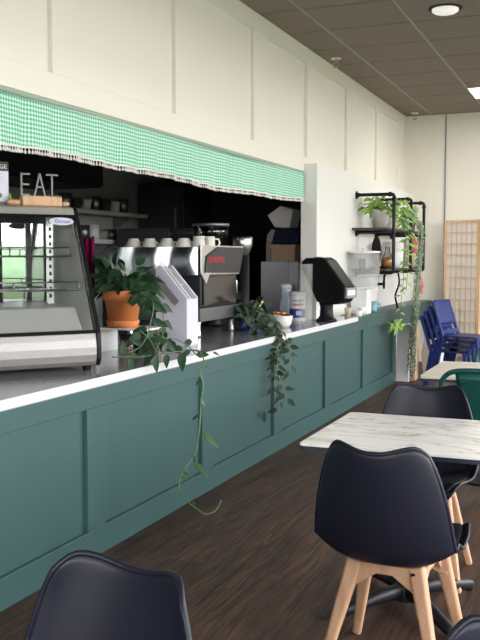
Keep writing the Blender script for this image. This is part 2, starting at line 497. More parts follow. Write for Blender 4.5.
# ------------------------------------------------------------------ counter
ct = thing('service_counter', 'long teal panelled service counter under the white worktop', 'counter', (-.3, 5.6, 0))
st = [-.27 + 1.345 * k for k in range(0, 9)]
st = [1.10, 2.44, 3.765, 5.12, 6.44, 7.79, 9.14, 10.55]
MB().bx(-.62, -.026, .5, 10.72, 0, .854).build('panel_body', M['teal'], ct)
MB().bx(-.026, 0, .5, 10.72, .756, .854).build('top_rail', M['teal'], ct, bevel=.003)
MB().bx(-.026, 0, .5, 10.72, 0, .142).build('bottom_rail', M['teal'], ct, bevel=.003)
for y in st: MB().bx(-.026, 0, y, y + .17, .1425, .7555).build('stile', M['teal'], ct, bevel=.003)
poly = [(.006, .5), (.006, 8.88), (-.255, 8.88), (-.255, 8.322), (-.565, 8.322), (-.565, 9.4), (-1.25, 9.4), (-1.25, .5)]
wt = thing('worktop', 'white quartz worktop with a pale edge on the teal counter', 'worktop', (-.3, 4.7, .855))
MB().prism(poly, (.8555, ZC)).build('slab', M['quartz'], wt)
MB().bx(.0062, .010, .5, 8.884, .861, ZC - .0005).build('edge_strip', M['quartz_edge'], wt)['label'] = 'bright white front edge strip'
kb = MB().bx(-1.2, -.63, .5, 9.38, 0, .854).build('base_cabinet', M['darkgrey']); tag(kb, 'dark kitchen side base cabinet under the worktop', 'cabinet')
lg = thing('green_ledge', 'green painted wooden ledge along the white wall past the worktop', 'ledge', (-.12, 10.9, .86))
MB().bx(-.258, .008, 8.89, YB - .005, .8555, .897).build('top_board', M['teal'], lg, bevel=.003)
MB().bx(-.026, .002, 10.725, YB - .005, .665, .855).build('apron', M['teal'], lg, bevel=.003)

# ------------------------------------------------------------------ ceiling fittings
d = thing('ceiling_disc', 'white round disc with an added glow on the brown ceiling tiles', 'ceiling light', (1.07, 7.52, Z - .035))
MB().lathe([(.085, -.035), (.105, -.022), (.108, -.005)], (1.07, 7.52, Z - .005), 28).build('cover', M['disc_glow'], d, smooth=True)  # faint emission added so the white cover reads brighter
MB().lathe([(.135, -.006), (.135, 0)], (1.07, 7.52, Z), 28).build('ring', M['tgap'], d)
lp = thing('ceiling_light', 'lit square light panel set in the brown ceiling', 'ceiling light', (1.1, 11.46, Z))
MB().bx(.745, 1.47, 11.11, 11.80, Z - .006, Z - .001).build('diffuser', M['lightpanel'], lp)
fm = MB()
for a in ((.735, .745, 11.10, 11.81), (1.47, 1.48, 11.10, 11.81), (.745, 1.47, 11.10, 11.11), (.745, 1.47, 11.80, 11.81)): fm.bx(*a, Z - .009, Z - .001)
fm.build('frame', M['white'], lp)
for (x, y, lb) in ((-.26, 8.95, 'brass sprinkler head in the ceiling nearer the camera'), (-.21, 12.7, 'brass sprinkler head in the ceiling at the far corner')):
    sp = thing('sprinkler_head', lb, 'sprinkler', (x, y, Z - .09), 0, 'ceiling sprinklers')
    MB().lathe([(.055, -.003), (.05, -.012), (.02, -.014)], (x, y, Z), 20).build('rosette', M['disc'], sp)
    b = MB(); b.tube([(x, y, Z - .012), (x, y, Z - .05)], .013, 8)
    b.tube([(x - .02, y, Z - .05), (x - .026, y, Z - .07), (x, y, Z - .09)], .005, 6)
    b.tube([(x + .02, y, Z - .05), (x + .026, y, Z - .07), (x, y, Z - .09)], .005, 6)
    b.lathe([(.032, -.094), (.032, -.090)], (x, y, Z), 14)
    b.build('sprinkler_body', M['brass'], sp)

# ------------------------------------------------------------------ valance
va = thing('valance', 'green gingham valance with white fringe over the hatch', 'valance', (-.40, 4.4, 2.05))
YV0, YV1 = .4, 8.31
def vtop(y): return 2.312 - .012 * (.5 + .5 * math.sin(y * 2.1 + .4))
def vbot(y): return 2.052 + .012 * math.sin(y * 1.7) - .006 * math.sin(y * 4.3)
me_v = MB(); NU, NV = 420, 8
def vf(u, v):
    y = YV0 + (YV1 - YV0) * u
    z = vtop(y) + (vbot(y) - vtop(y)) * v
    x = -.385 + (.010 * math.sin(y * 21) + .006 * math.sin(y * 47 + 1)) * (.35 + .65 * v)
    return (x, y, z)
me_v.grid(vf, NU, NV)
vo = me_v.build('cloth', M['gingham'], va, smooth=True)
uvl = vo.data.uv_layers.new(name='UVMap')
for lp_ in vo.data.loops:
    co = vo.data.vertices[lp_.vertex_index].co
    uvl.data[lp_.index].uv = ((co.y) / .0225, (co.z) / .0225)
k = vo.modifiers.new('solid', 'SOLIDIFY'); k.thickness = .002
b = MB(); b.grid(lambda u, v: (-.394 + .01 * math.sin(v * PI), YV0 + (YV1 - YV0) * u, 2.334 - .026 * v), 60, 3)
b.build('rod_cover', M['gauze'], va, solid=.003)
fr = MB(); n = 380
for i in range(n):
    y = YV0 + (YV1 - YV0) * (i + .5) / n
    x, _, z = vf((i + .5) / n, 1)
    z0 = z - random.uniform(0, .004)
    fr.tube([(x, y, z + .002), (x, y, z0 - .016)], .003, 5)
    fr.ball((x, y, z0 - .022), .0078, 6, 4, (1, 1, 1.25))
fo = fr.build('fringe', M['pom'], va, smooth=True); fo['kind'] = 'stuff'; fo['label'] = 'white pompom fringe'
tp = MB(); tp.tube([vf(i / 300, 1) for i in range(301)], .006, 6); tp.build('trim_tape', M['pom'], va, smooth=True)

# ------------------------------------------------------------------ display case
E_ = Vector((.613, .79, 0)); N_ = Vector((.79, -.613, 0)); O_ = Vector((-.138, 4.110, 0))
def cc(w, d, z): return tuple(O_ + E_ * w - N_ * d + Vector((0, 0, z)))       # w<0 to the left, d>0 deeper
W0 = -1.15; DEP = .72; BT = .345; ZT = 1.785; ZS = 1.105
dc = thing('display_case', 'glass fronted display case with steel base on the worktop', 'display case', cc(-.5, .35, ZC))
RC = Matrix((E_, -N_, Vector((0, 0, 1)))).transposed()
ft = [(-.03, .03), (-.03, DEP - .06), (W0 + .03, .03), (W0 + .03, DEP - .06)]
for w, d_ in ft:
    MB().lathe([(.022, 0), (.026, .0245)], cc(w - .02, d_ + .02, ZC + .0005), 12).build('foot', M['black'], dc)
fz = lambda a, b_, e: cc(e, a, b_)
MB().prism([(.03, .930), (.014, .934), (.003, .955), (-.004, .99), (-.005, 1.03), (0, 1.07), (.010, ZS), (DEP, ZS), (DEP, .930)], (W0, -.012), fz).build('base_panel', M['base_steel'], dc, bevel=.004, smooth=False)
# black profile along the right edge following the slanted glass, and its twin on the left
def prof(w0, w1, name):
    MB().prism([(.012, .932), (-.008, .97), (-.010, 1.03), (-.004, ZS), (BT - .01, ZT - .02), (BT + .02, ZT + .004), (BT + .05, ZT - .004), (.045, ZS), (.03, .932)], (w0, w1), fz).build(name, M['black'], dc, bevel=.004)
prof(-.012, .012, 'side_trim'); prof(W0 - .024, W0, 'side_trim')
def gl(t): return BT * (t - ZS) / (ZT - ZS)
b = MB(); b.prism([(gl(ZS + .005) + .002, ZS + .005), (gl(1.735) + .002, 1.735), (gl(1.735) + .007, 1.735), (gl(ZS + .005) + .007, ZS + .005)], (W0, -.013), fz); b.build('front_glass', M['clear'], dc)
b = MB(); b.prism([(gl(ZS) + .0, ZS), (gl(ZS + .016), ZS + .016), (gl(ZS + .016) + .012, ZS + .016), (.014, ZS)], (W0, -.013), fz); b.build('glass_seal', M['black'], dc)
b = MB(); b.prism([(gl(1.722), 1.722), (gl(1.737), 1.737), (gl(1.737) + .012, 1.737), (gl(1.722) + .012, 1.722)], (W0, -.013), fz); b.build('glass_seal', M['black'], dc)
MB().prism([(gl(1.738), 1.738), (gl(ZT - .012), ZT - .012), (BT + .03, ZT), (DEP, ZT), (DEP, ZT - .03), (BT + .05, ZT - .045)], (W0, -.013), fz).build('top_panel', M['satin'], dc)
MB().prism([(.05, ZS + .003), (BT + .05, 1.735), (DEP - .02, 1.735), (DEP - .02, ZS + .003)], (-.010, -.004), fz).build('side_glass', M['side_pane'], dc)
b = MB(); b.box(cc((W0 - .03) / 2 + .0, DEP - .012, (ZS + 1.75) / 2), (-W0 - .08, .006, 1.745 - ZS), RC); b.build('sliding_door', M['backdoor'], dc)
b = MB()
for w in (-.045, -.34, -.62, W0 + .04): b.box(cc(w, DEP - .02, (ZS + 1.74) / 2), (.045, .012, 1.735 - ZS), RC)
b.box(cc(W0 / 2, DEP - .02, 1.72), (-W0 - .03, .012, .04), RC)
b.build('door_frame', M['black'], dc)
b = MB(); b.box(cc(-.10, .50, (ZS + 1.87) / 2), (.034, .02, 1.735 - ZS - .13), RC); up_ = b.build('upright_post', M['steel'], dc); up_['label'] = 'perforated steel upright'
for i in range(11): MB().box(cc(-.10, .488, ZS + .18 + i * .042), (.012, .006, .020), RC).build('post_slot', M['black'], up_)
# inner deck steps
b = MB(); b.prism([(.05, ZS + .001), (.085, ZS + .015), (.20, ZS + .125), (.24, ZS + .135), (DEP - .04, ZS + .14), (DEP - .04, ZS + .001)], (W0 + .02, -.06), fz); b.build('inner_deck', M['stainless_deck'], dc)
for zz, d0, d1, w1_ in ((1.325, .17, .60, -.045), (1.51, .24, .60, -.075)):
    b = MB()
    w0_ = W0 + .04
    for dz in (0, .045):
        b.tube([cc(w0_, d0, zz + dz), cc(w1_, d0, zz + dz), cc(w1_, d1, zz + dz)], .0042, 6)
    for w in (w0_, -.84, -.66, -.40, w1_): b.tube([cc(w, d0, zz), cc(w, d0, zz + .045)], .0042, 6)
    n = 26
    for i in range(n + 1):
        w = w0_ + (w1_ - w0_) * i / n; b.tube([cc(w, d0, zz), cc(w, d1, zz)], .0022, 5)
    for q in (.33, .66, 1): b.tube([cc(w0_, d0 + (d1 - d0) * q, zz - .003), cc(w1_, d0 + (d1 - d0) * q, zz - .003)], .0035, 5)
    b.tube([cc(w1_ - .01, d0 + .1, zz), cc(-.03, d0 + .1, zz)], .006, 6)
    b.build('wire_shelf', M['steel'], dc, smooth=True)
# oval sticker on the glass
ow = -.095; oz = 1.700; od = gl(oz) - .0015
sl = Vector(cc(0, BT, ZT)) - Vector(cc(0, 0, ZS)); sl.normalize()
c0 = Vector(cc(ow, od, oz)); nn_ = E_.cross(sl).normalized()
if nn_.dot(N_) < 0: nn_ = -nn_
b = MB(); vs = [c0 + E_ * .070 * math.cos(a) + sl * .024 * math.sin(a) + nn_ * .001 for a in [2 * PI * i / 32 for i in range(32)]]
b.add([c0 + nn_ * .0012] + vs, [(0, 1 + i, 1 + (i + 1) % 32) for i in range(32)]); stk = b.build('maker_sticker', M['lavender'], dc)
rm = Matrix((E_, sl, nn_)).transposed().to_euler()
text('lettering', 'Omcan', .030, M['print_blue'], dc, c0 + nn_ * .002 - sl * .010 - E_ * .038 - Vector(dc.location), rm, .0004)

# things on the case roof
zt = ZT + .0008
DS = .415
sg = thing('letter_sign', 'metal letters EAT on a wooden block above the display case', 'sign', cc(-.17, DS, zt))
b = MB(); b.box(cc(-.172, DS, zt + .028), (.225, .06, .055), RC); b.build('wooden_block', M['wood_block'], sg, bevel=.006)
MB().tube([cc(-.362, DS, zt + .018), cc(-.348, DS, zt + .018), cc(-.30, DS, zt + .018), cc(-.286, DS, zt + .018)], [.008, .015, .017, .012], 12).build('rounded_end', M['wood_block'], sg, smooth=True)
MB().tube([cc(-.058, DS, zt + .016), cc(-.04, DS, zt + .016), cc(-.018, DS, zt + .016), cc(-.010, DS, zt + .016)], [.012, .014, .012, .008], 12).build('rounded_end', M['wood_block'], sg, smooth=True)
zb = zt + .055
def letter(strokes, w):
    b = MB()
    for (a, c_), (e, f_) in strokes: b.beam(cc(w + a, DS, zb + c_), cc(w + e, DS, zb + f_), .009, .010, up=tuple(N_))
    b.build('letter', M['letter_steel'], sg)
hL = .125
letter([((0, 0), (0, hL)), ((0, hL - .006), (.048, hL - .006)), ((0, hL * .5), (.042, hL * .5)), ((0, .006), (.046, .006))], -.280)
letter([((0, 0), (.03, hL)), ((.06, 0), (.03, hL)), ((.012, hL * .4), (.048, hL * .4))], -.208)
letter([((.03, 0), (.03, hL)), ((-.004, hL - .006), (.064, hL - .006))], -.138)
fl = thing('menu_card', 'white printed card with a dark heading on the display case', 'card', cc(-.45, .52, zt))
b = MB(); b.box(cc(-.45, .53, zt + .0125), (.20, .07, .025), RC); b.build('card_base', M['lid'], fl)
b = MB(); b.box(cc(-.43, .53, zt + .135), (.22, .008, .22), RC); b.build('card', M['lavender'], fl)
b = MB(); b.box(cc(-.43, .5245, zt + .22), (.22, .004, .052), RC); b.build('heading_band', M['print_dark'], fl)
b = MB()
for i, (zz, ww) in enumerate(((.18, .10), (.165, .08), (.15, .09), (.138, .085))): b.box(cc(-.39, .5248, zt + zz), (ww, .002, .005), RC)
b.build('printed_lines', M['greypanel'], fl)
vs = MB()
for w, z_, r in ((-.46, .065, .03), (-.415, .078, .026), (-.38, .06, .025), (-.43, .09, .02)):
    p0 = Vector(cc(w, .5245, zt + z_)); ring = [p0 + E_ * r * math.cos(a) + Vector((0, 0, r * .7 * math.sin(a))) for a in [2 * PI * i / 12 for i in range(12)]]
    vs.add([p0] + ring, [(0, 1 + i, 1 + (i + 1) % 12) for i in range(12)])
vs.build('printed_picture', M['print_green'], fl)
rmv = Matrix((E_, Vector((0, 0, 1)), N_)).transposed().to_euler()
text('lettering', 'STAGE', .034, M['white'], fl, Vector(cc(-.43, .521, zt + .208)) - Vector(fl.location), rmv, .0005)
tag(MB().lathe([(.011, 0), (.012, .045), (.006, .055), (.006, .07)], cc(-.325, .48, zt), 12).build('sauce_bottle', M['leaf_light'], smooth=True), 'tiny pale green bottle by the printed card on the case', 'bottle')

# ------------------------------------------------------------------ coffee machine
cm = thing('espresso_machine', 'large chrome and black espresso machine on the worktop', 'coffee machine', (-.8, 6.5, ZC))
x0, x1, ya, yb = -1.14, -.45, 6.07, 6.90
for x, y in ((x0 + .06, ya + .06), (x1 - .05, ya + .06), (x0 + .06, yb - .12), (x1 - .05, yb - .12)):
    MB().lathe([(.03, 0), (.022, .02), (.022, .10), (.028, .118)], (x, y, ZC + .0005), 14).build('foot', M['steel'], cm, smooth=True)
MB().bx(x0, x1, ya, yb - .04, ZC + .118, ZC + .22).build('drip_tray', M['letter_steel'], cm, bevel=.006)
MB().bx(x0 + .10, x1 - .015, ya + .04, yb - .10, ZC + .221, ZC + .50).build('boiler_body', M['panel_black'], cm, bevel=.01)
# mirror polished end panel, rippled
MB().prism([(x0, ZC + .43), (x0 + .05, ZC + .41), (x1 - .02, ZC + .475), (x1, ZC + .50), (x1, ZC + .676), (x0, ZC + .676)], (ya, ya + .05), lambda a, b_, e: (a, e, b_)).build('upper_housing', M['steel_dull'], cm)
b = MB(); b.grid(lambda u, v: (x0 + (x1 - x0) * u, ya - .03 - .09 * (1 - u) - .018 * math.sin(u * 15 + .6 * math.sin(v * 3)) - .010 * math.sin(v * 3.1), ZC + .44 + .236 * v + .03 * u * (1 - v)), 60, 10)
b.build('chrome_panel', M['chrome'], cm, smooth=True)
MB().bx(x0, x1 - .03, ya + .05, yb - .02, ZC + .50, ZC + .655).build('cup_warmer', M['steel_dull'], cm, bevel=.006)
# black customer side panel with cream bevel corner
f2 = lambda a, b_, e: (e, a, b_)
MB().prism([(ya + .06, ZC + .485), (yb - .09, ZC + .475), (yb, ZC + .68), (ya + .30, ZC + .68), (ya + .09, ZC + .61)], (x1 + .004, x1 + .014), f2).build('side_panel', M['panel_black'], cm, bevel=.002)
MB().prism([(ya, ZC + .48), (ya + .10, ZC + .40), (ya + .16, ZC + .47), (yb - .085, ZC + .465), (yb + .012, ZC + .69), (ya, ZC + .69)], (x1 - .02, x1 + .004), f2).build('panel_surround', M['steel'], cm, bevel=.002)
text('lettering', 'SANREMO', .066, M['red'], cm, Vector((x1 + .0155, ya + .115, ZC + .56)) - Vector(cm.location), (PI / 2, 0, PI / 2), .0006)
MB().bx(x1 - .012, x1 + .002, ya + .06, yb - .14, ZC + .24, ZC + .455).build('lower_panel', M['bronze'], cm, bevel=.003)
b = MB(); b.tube([(x1 - .10, yb - .02, ZC + .46), (x1 - .07, yb + .03, ZC + .40), (x1 - .07, yb + .035, ZC + .24)], .012, 8); b.build('steam_wand', M['chrome'], cm, smooth=True)
# cups upside down on the warmer
zc_ = ZC + .6775
CUP = [(.0, 0), (.070, 0), (.073, .006), (.068, .03), (.050, .068), (.042, .080), (.040, .09), (0, .09)]
cup0 = thing('coffee_cup', 'x', 'cup', (0, 0, 0), 0, 'cups on the espresso machine')
MB().lathe(CUP, (0, 0, 0), 20, False).build('cup_body', M['ceramic'], cup0, smooth=True, world=False)
MB().tube([(.064, 0, .02), (.092, 0, .022), (.096, 0, .045), (.076, 0, .062), (.052, 0, .062)], .006, 8).build('handle', M['ceramic'], cup0, smooth=True, world=False)
cl = ['white upturned cup at the left end of the espresso machine top', 'second white upturned cup from the left on the espresso machine',
      'third white upturned cup from the left on the espresso machine', 'white upturned cup just left of the glass on the espresso machine',
      ]
for i, (x, y, rz) in enumerate(((-1.085, 6.205, .5), (-.94, 6.20, 1.2), (-.795, 6.205, .9), (-.65, 6.20, .7))):
    if i == 0: cup0.location = (x, y, zc_ - .022); cup0.rotation_euler = (0, 0, rz); cup0['label'] = cl[0]; o = cup0
    else: o = dup(cup0, (x, y, zc_ - .022), rz, cl[i])
for i, (x, y) in enumerate(((-.88, 6.37), (-.72, 6.37))):
    dup(cup0, (x, y, zc_ - .022), .4, ['white upturned cup in the second row on the machine, left one', 'white upturned cup in the second row on the machine, right one'][i])
mg = thing('mug', 'x', 'mug', (0, 0, 0), 0, 'white mugs on the espresso machine')
MB().lathe([(0, 0), (.044, 0), (.047, .01), (.047, .105), (.043, .105), (.043, .012), (0, .012)], (0, 0, 0), 20, False).build('mug_body', M['ceramic'], mg, smooth=True, world=False)
MB().tube([(.045, 0, .085), (.075, 0, .085), (.085, 0, .055), (.07, 0, .025), (.045, 0, .022)], .007, 8).build('handle', M['ceramic'], mg, smooth=True, world=False)
mg.location = (-.527, 6.215, zc_ - .022); mg['label'] = 'tall white mug beside the cups on the machine'
dup(mg, (-.51, 6.36, zc_ - .022), .6, 'tall white mug at the right end of the machine top')
gt = MB(); gt.lathe([(.03, 0), (.036, .11), (.033, .11), (.028, .004)], (-.60, 6.345, zc_ - .0215), 16); tag(gt.build('drinking_glass', M['clear_acrylic'], smooth=True), 'clear glass standing among the cups on the machine', 'glass')

# grinder behind the machine
gr = thing('coffee_grinder', 'black coffee grinder with a clear bean hopper behind the machine', 'coffee grinder', (-.87, 7.2, ZC))
MB().lathe([(.10, 0), (.11, .02), (.09, .05), (.085, .55), (.10, .62), (.10, .70)], (-.87, 7.2, ZC + .0005), 20).build('grinder_body', M['black_metal'], gr, smooth=True)
MB().lathe([(.06, .68), (.15, .79), (.16, .87), (.155, .87), (.055, .685)], (-.87, 7.2, ZC), 24, False).build('hopper', M['clear_acrylic'], gr, smooth=True)
MB().lathe([(.163, .87), (.163, .895), (.0, .90)], (-.87, 7.2, ZC), 24).build('hopper_lid', M['steel_dull'], gr, smooth=True)
g2 = thing('bean_doser', 'small steel topped grinder right of the espresso machine', 'coffee grinder', (-.66, 7.42, ZC))
MB().lathe([(.07, 0), (.075, .02), (.06, .06), (.06, .62)], (-.66, 7.42, ZC + .0005), 16).build('doser_body', M['black_metal'], g2, smooth=True)
MB().lathe([(.05, .62), (.085, .70), (.09, .77), (.08, .785), (0, .79)], (-.66, 7.42, ZC), 18).build('doser_hopper', M['steel'], g2, smooth=True)

# ------------------------------------------------------------------ white lid organiser
od = thing('lid_organiser', 'lavender white slanted lid organiser between the orange pot and espresso machine', 'organiser', (-.37, 5.5, ZC))
xa, xb, yA, yB = -.475, -.27, 5.47, 5.63
za = ZC + .0005
pr = [(xa, za), (xb, za), (xb, za + .315), (xb - .018, za + .345), (xa + .02, za + .545), (xa - .01, za + .55), (xa - .05, za + .52), (xa - .09, za + .46)]
pr = [(xa, za), (xb, za), (xb, za + .325), (xa + .005, za + .545), (xa - .02, za + .55)  , (xa - .035, za + .535)]
pr = [(xb, za), (xb, za + .325), (xa + .015, za + .540), (xa - .012, za + .545), (xa - .03, za + .525), (xa - .03, za)]
f3 = lambda a, b_, e: (a, e, b_)
for y in (yA, yB): MB().prism(pr, (y - .009, y + .009), f3).build('end_panel', M['lavender'], od, bevel=.002)
MB().bx(xb - .012, xb, yA + .0095, yB - .0095, za, za + .318).build('front_panel', M['lavender'], od)
MB().bx(xa - .03, xa - .02, yA + .0095, yB - .0095, za, za + .5).build('back_panel', M['lavender'], od)
# sloping divider strip
ym = (yA + yB) / 2
b = MB(); b.prism([(xb - .012, za + .27), (xb - .012, za + .318), (xa, za + .545), (xa - .02, za + .51)], (ym - .006, ym + .006), f3); b.build('divider', M['white'], od)
def slope(q): return (xb - .02 + (xa + .01 - xb + .02) * q, za + .295 + (.225) * q)
b = MB(); p_, q_ = slope(.0), slope(.98); b.prism([p_, q_, (q_[0] - .01, q_[1] - .03), (p_[0] - .01, p_[1] - .03)], (yA + .01, yB - .01), f3); b.build('sloped_tray', M['white'], od)
for r0, r1, yy0, yy1 in ((.05, .45, ym + .012, yB - .014), (.52, .92, ym + .012, yB - .014), (.05, .92, yA + .014, ym - .012)):
    p_, q_ = slope(r0), slope(r1)
    b = MB(); b.prism([(p_[0], p_[1] + .001), (q_[0], q_[1] + .001), (q_[0] + .006, q_[1] + .012), (p_[0] + .006, p_[1] + .012)], (yy0, yy1), f3); b.build('lid_stack', M['lid'], od)
# slot in the near end panel shows a stack of lids
s_ = Vector((xa + .0 - xb, 0, .22)).normalized(); n_ = Vector((s_.z, 0, -s_.x))
base = Vector((xb - .055, yA - .0095, za + .305))
b = MB()
for i in range(3):
    o_ = base - Vector((n_.x, 0, n_.z)) * (i * .017)
    b.add([o_, o_ + s_ * .235, o_ + s_ * .235 - n_ * .0145, o_ - n_ * .0145, o_ + Vector((0, -.003, 0)), o_ + s_ * .235 + Vector((0, -.003, 0)), o_ + s_ * .235 - n_ * .0145 + Vector((0, -.003, 0)), o_ - n_ * .0145 + Vector((0, -.003, 0))],
          [(0, 1, 2, 3), (4, 5, 6, 7), (0, 1, 5, 4), (1, 2, 6, 5), (2, 3, 7, 6), (3, 0, 4, 7)])
b.build('side_slot', M['lid'], od)

# ------------------------------------------------------------------ riser and orange potted pothos
rs = thing('riser_stand', 'white riser stand under the orange pot', 'stand', (-.46, 4.98, ZC))
MB().bx(-.62, -.26, 4.86, 5.12, ZC + .148, ZC + .16).build('riser_top', M['white'], rs, bevel=.002)
MB().bx(-.62, -.608, 4.86, 5.12, ZC + .0005, ZC + .148).build('riser_side', M['white'], rs)
MB().bx(-.272, -.26, 4.90, 5.12, ZC + .0005, ZC + .148).build('riser_side', M['clear_acrylic'], rs)
jr = thing('sweet_jar', 'clear jar of pink sweets under the riser stand', 'jar', (-.44, 4.97, ZC))
MB().lathe([(.0, .0), (.06, 0), (.065, .02), (.065, .11), (.062, .11), (.062, .004)], (-.44, 4.97, ZC + .0005), 20, False).build('jar_body', M['clear_acrylic'], jr, smooth=True)
b = MB(); random.seed(3)
for i in range(22): b.ball((-.44 + random.uniform(-.035, .035), 4.97 + random.uniform(-.035, .035), ZC + .02 + .003 * i), .014, 7, 5)
b.build('sweets', M['pink'], jr, smooth=True)
tag(MB().bx(-.36, -.33, 4.92, 5.02, ZC + .0005, ZC + .10).build('black_box', M['black'], bevel=.003), 'small black box beside the jar under the riser', 'box')
pm = MB().prism([(-.66, ZC + .001), (-.645, ZC + .001), (-.60, ZC + .30), (-.615, ZC + .30)], (4.80, 4.83), f3)
tag(pm.build('price_card', M['white']), 'white card leaning at the left of the orange pot', 'card')

def rndv(): return Vector((random.uniform(-1, 1), random.uniform(-1, 1), random.uniform(-1, 1)))
def pot(prof, c, material, parent, name='pot'): return MB().lathe(prof, c, 28, False).build(name, material, parent, smooth=True)
def vine(path, L, W, step, mb, off=0, jitter=.5, dirbias=(0, 0, -.6), face=(.6, -.8, .3), pet=.02):
    """leaves along a polyline of points, alternating sides; returns the path"""
    P = [Vector(p) for p in path]; acc = off; s = 1
    for a, b in zip(P, P[1:]):
        d = b - a; l = d.length; t = acc
        while t < l:
            p = a + d * (t / l)
            sd = d.normalized().cross(Vector(face)).normalized() * s
            dr = (sd + Vector(dirbias) + rndv() * jitter).normalized()
            k = random.uniform(.7, 1.15)
            mb.leaf(p + dr * pet * .4, dr, Vector(face) + rndv() * .5, L * k, W * k)
            s = -s; t += step * random.uniform(.7, 1.3)
        acc = t - l
def smoothpath(pts, n=6):
    P = [Vector(p) for p in pts]; out = []
    for i in range(len(P) - 1):
        p0, p1, p2, p3 = P[max(i - 1, 0)], P[i], P[i + 1], P[min(i + 2, len(P) - 1)]
        for k in range(n):
            t = k / n
            out.append(.5 * ((2 * p1) + (p2 - p0) * t + (2 * p0 - 5 * p1 + 4 * p2 - p3) * t * t + (3 * p1 - p0 - 3 * p2 + p3) * t ** 3))
    out.append(P[-1]); return out
def at(px, py, dep):
    """helper used for tracing the trailing vines in space: a point 'dep' metres in front of the photographer"""
    return CAM + (fw + rt * ((px - 240) / F) + up * ((320 - py) / F)) * dep

random.seed(11)
PX, PY, PZ = -.47, 4.95, ZC + .1605
pp = thing('potted_pothos', 'orange terracotta pot of trailing green pothos on the white riser', 'potted plant', (PX, PY, PZ))
pot([(0, 0), (.092, 0), (.102, .028), (.104, .045), (.090, .045), (.089, .012), (0, .012)], (PX, PY, PZ), M['terracotta'], pp, 'saucer')
pot([(0, .013), (.088, .013), (.112, .168), (.126, .170), (.131, .232), (.117, .232), (.110, .195), (0, .195)], (PX, PY, PZ), M['terracotta'], pp)
MB().lathe([(.112, .20), (.05, .21), (0, .212)], (PX, PY, PZ), 20, False).build('soil', M['soil'], pp, smooth=True)
lf = MB(); sm = MB()
ctr = Vector((PX, PY, PZ + .215))
for i in range(64):
    a = random.uniform(0, 2 * PI); el = random.uniform(.1, 1.25); R_ = random.uniform(.09, .19)
    d_ = Vector((math.cos(a) * math.cos(el), math.sin(a) * math.cos(el), math.sin(el)))
    p = ctr + d_ * R_ * Vector((1.0, 1.0, .75)).length / 1.6
    p.x += .03
    sm.tube([ctr + Vector((d_.x, d_.y, 0)) * .03, (ctr + p) / 2 + Vector((0, 0, .03)), p], .0028, 5)
    dd = (d_ * .8 + Vector((.15, -.2, -.55)) + rndv() * .4).normalized()
    lf.leaf(p, dd, Vector((.4, -.7, .8)) + rndv() * .5, random.uniform(.085, .13), random.uniform(.036, .056))
# two big leaves reaching up
lf.leaf(ctr + Vector((-.05, -.06, .12)), (-.5, .1, .35), (.5, -.8, .5), .20, .085, droop=.1)
lf.leaf(ctr + Vector((.07, -.05, .10)), (.75, .2, -.35), (.5, -.8, .6), .20, .085, droop=.15)
lf.leaf(ctr + Vector((.10, -.06, .06)), (.8, .2, -.6), (.5, -.8, .6), .20, .085, droop=.2)
lf.leaf(ctr + Vector((-.04, -.08, .15)), (.35, .0, -.35), (.4, -.8, .6), .18, .08, droop=.2)
t1 = smoothpath([ctr + Vector((.08, -.03, .0)), at(152, 300, 5.05), at(150, 325, 5.0), at(142, 345, 4.95), at(126, 354, 4.9)])
t2 = smoothpath([ctr + Vector((.09, .0, .0)), at(160, 305, 5.1), at(163, 330, 5.05), at(158, 346, 4.95), at(148, 356, 4.9), at(112, 357, 4.88)])
t3 = smoothpath([at(150, 330, 5.0), at(165, 338, 5.05), at(178, 340, 5.1), at(190, 348, 5.12), at(197, 356, 5.1)])
t4 = smoothpath([at(140, 330, 4.95), at(150, 340, 4.95), at(158, 352, 4.9), at(175, 352, 5.0), at(186, 350, 5.1)])
for q in (t1, t2, t3, t4):
    sm.tube(q, .0035, 6)
vine(t1, .085, .042, .055, lf); vine(t2, .09, .042, .06, lf, .02)
vine(t3, .10, .048, .05, lf, 0); vine(t4, .10, .048, .055, lf, .01)
lf.build('foliage', M['leaf_dark'], pp, smooth=True)
sm.build('stems', M['stem_dark'], pp, smooth=True)
# long strand over the counter edge, down to the floor
dn = 4.98
t5 = smoothpath([at(190, 350, 5.08), at(200, 352, 5.02), at(204, 362, 4.95), at(200, 372, 4.93), at(203, 384, 4.93), at(201, 402, 4.93), at(200, 420, 4.92), at(198, 440, 4.9), at(194, 456, 4.86), at(184, 470, 4.8), at(179, 484, 4.76), at(184, 498, 4.72), at(196, 508, 4.68), at(206, 514, 4.66), at(216, 510, 4.7), at(221, 500, 4.76)], 6)
b = MB(); b.tube(t5, .0042, 6); lvn = b.build('long_vine', M['stem'], pp, smooth=True)
lv = MB()
for (x, y, dep, dv, L) in ((201, 398, 4.91, (.5, 0, -.8), .07), (198, 415, 4.91, (-.6, 0, -.5), .06), (203, 433, 4.9, (.8, .1, -.62), .14), (194, 463, 4.84, (.8, .0, -.6), .13), (182, 470, 4.8, (.9, 0, -.4), .08),
                          (180, 474, 4.79, (.8, 0, -.45), .06), (193, 490, 4.71, (0, 0, 1), .03), (195, 505, 4.68, (-.4, 0, .8), .04), (205, 365, 4.93, (.6, 0, -.6), .05), (213, 352, 4.98, (.7, .1, -.3), .05), (199, 380, 4.92, (-.5, 0, -.8), .05), (193, 455, 4.85, (.2, 0, -.9), .06)):
    lv.leaf(at(x, y, dep), dv, (.6, -.8, .3), L * .9, L * .27)
lv.build('vine_leaves', M['leaf_mid'], lvn, smooth=True)

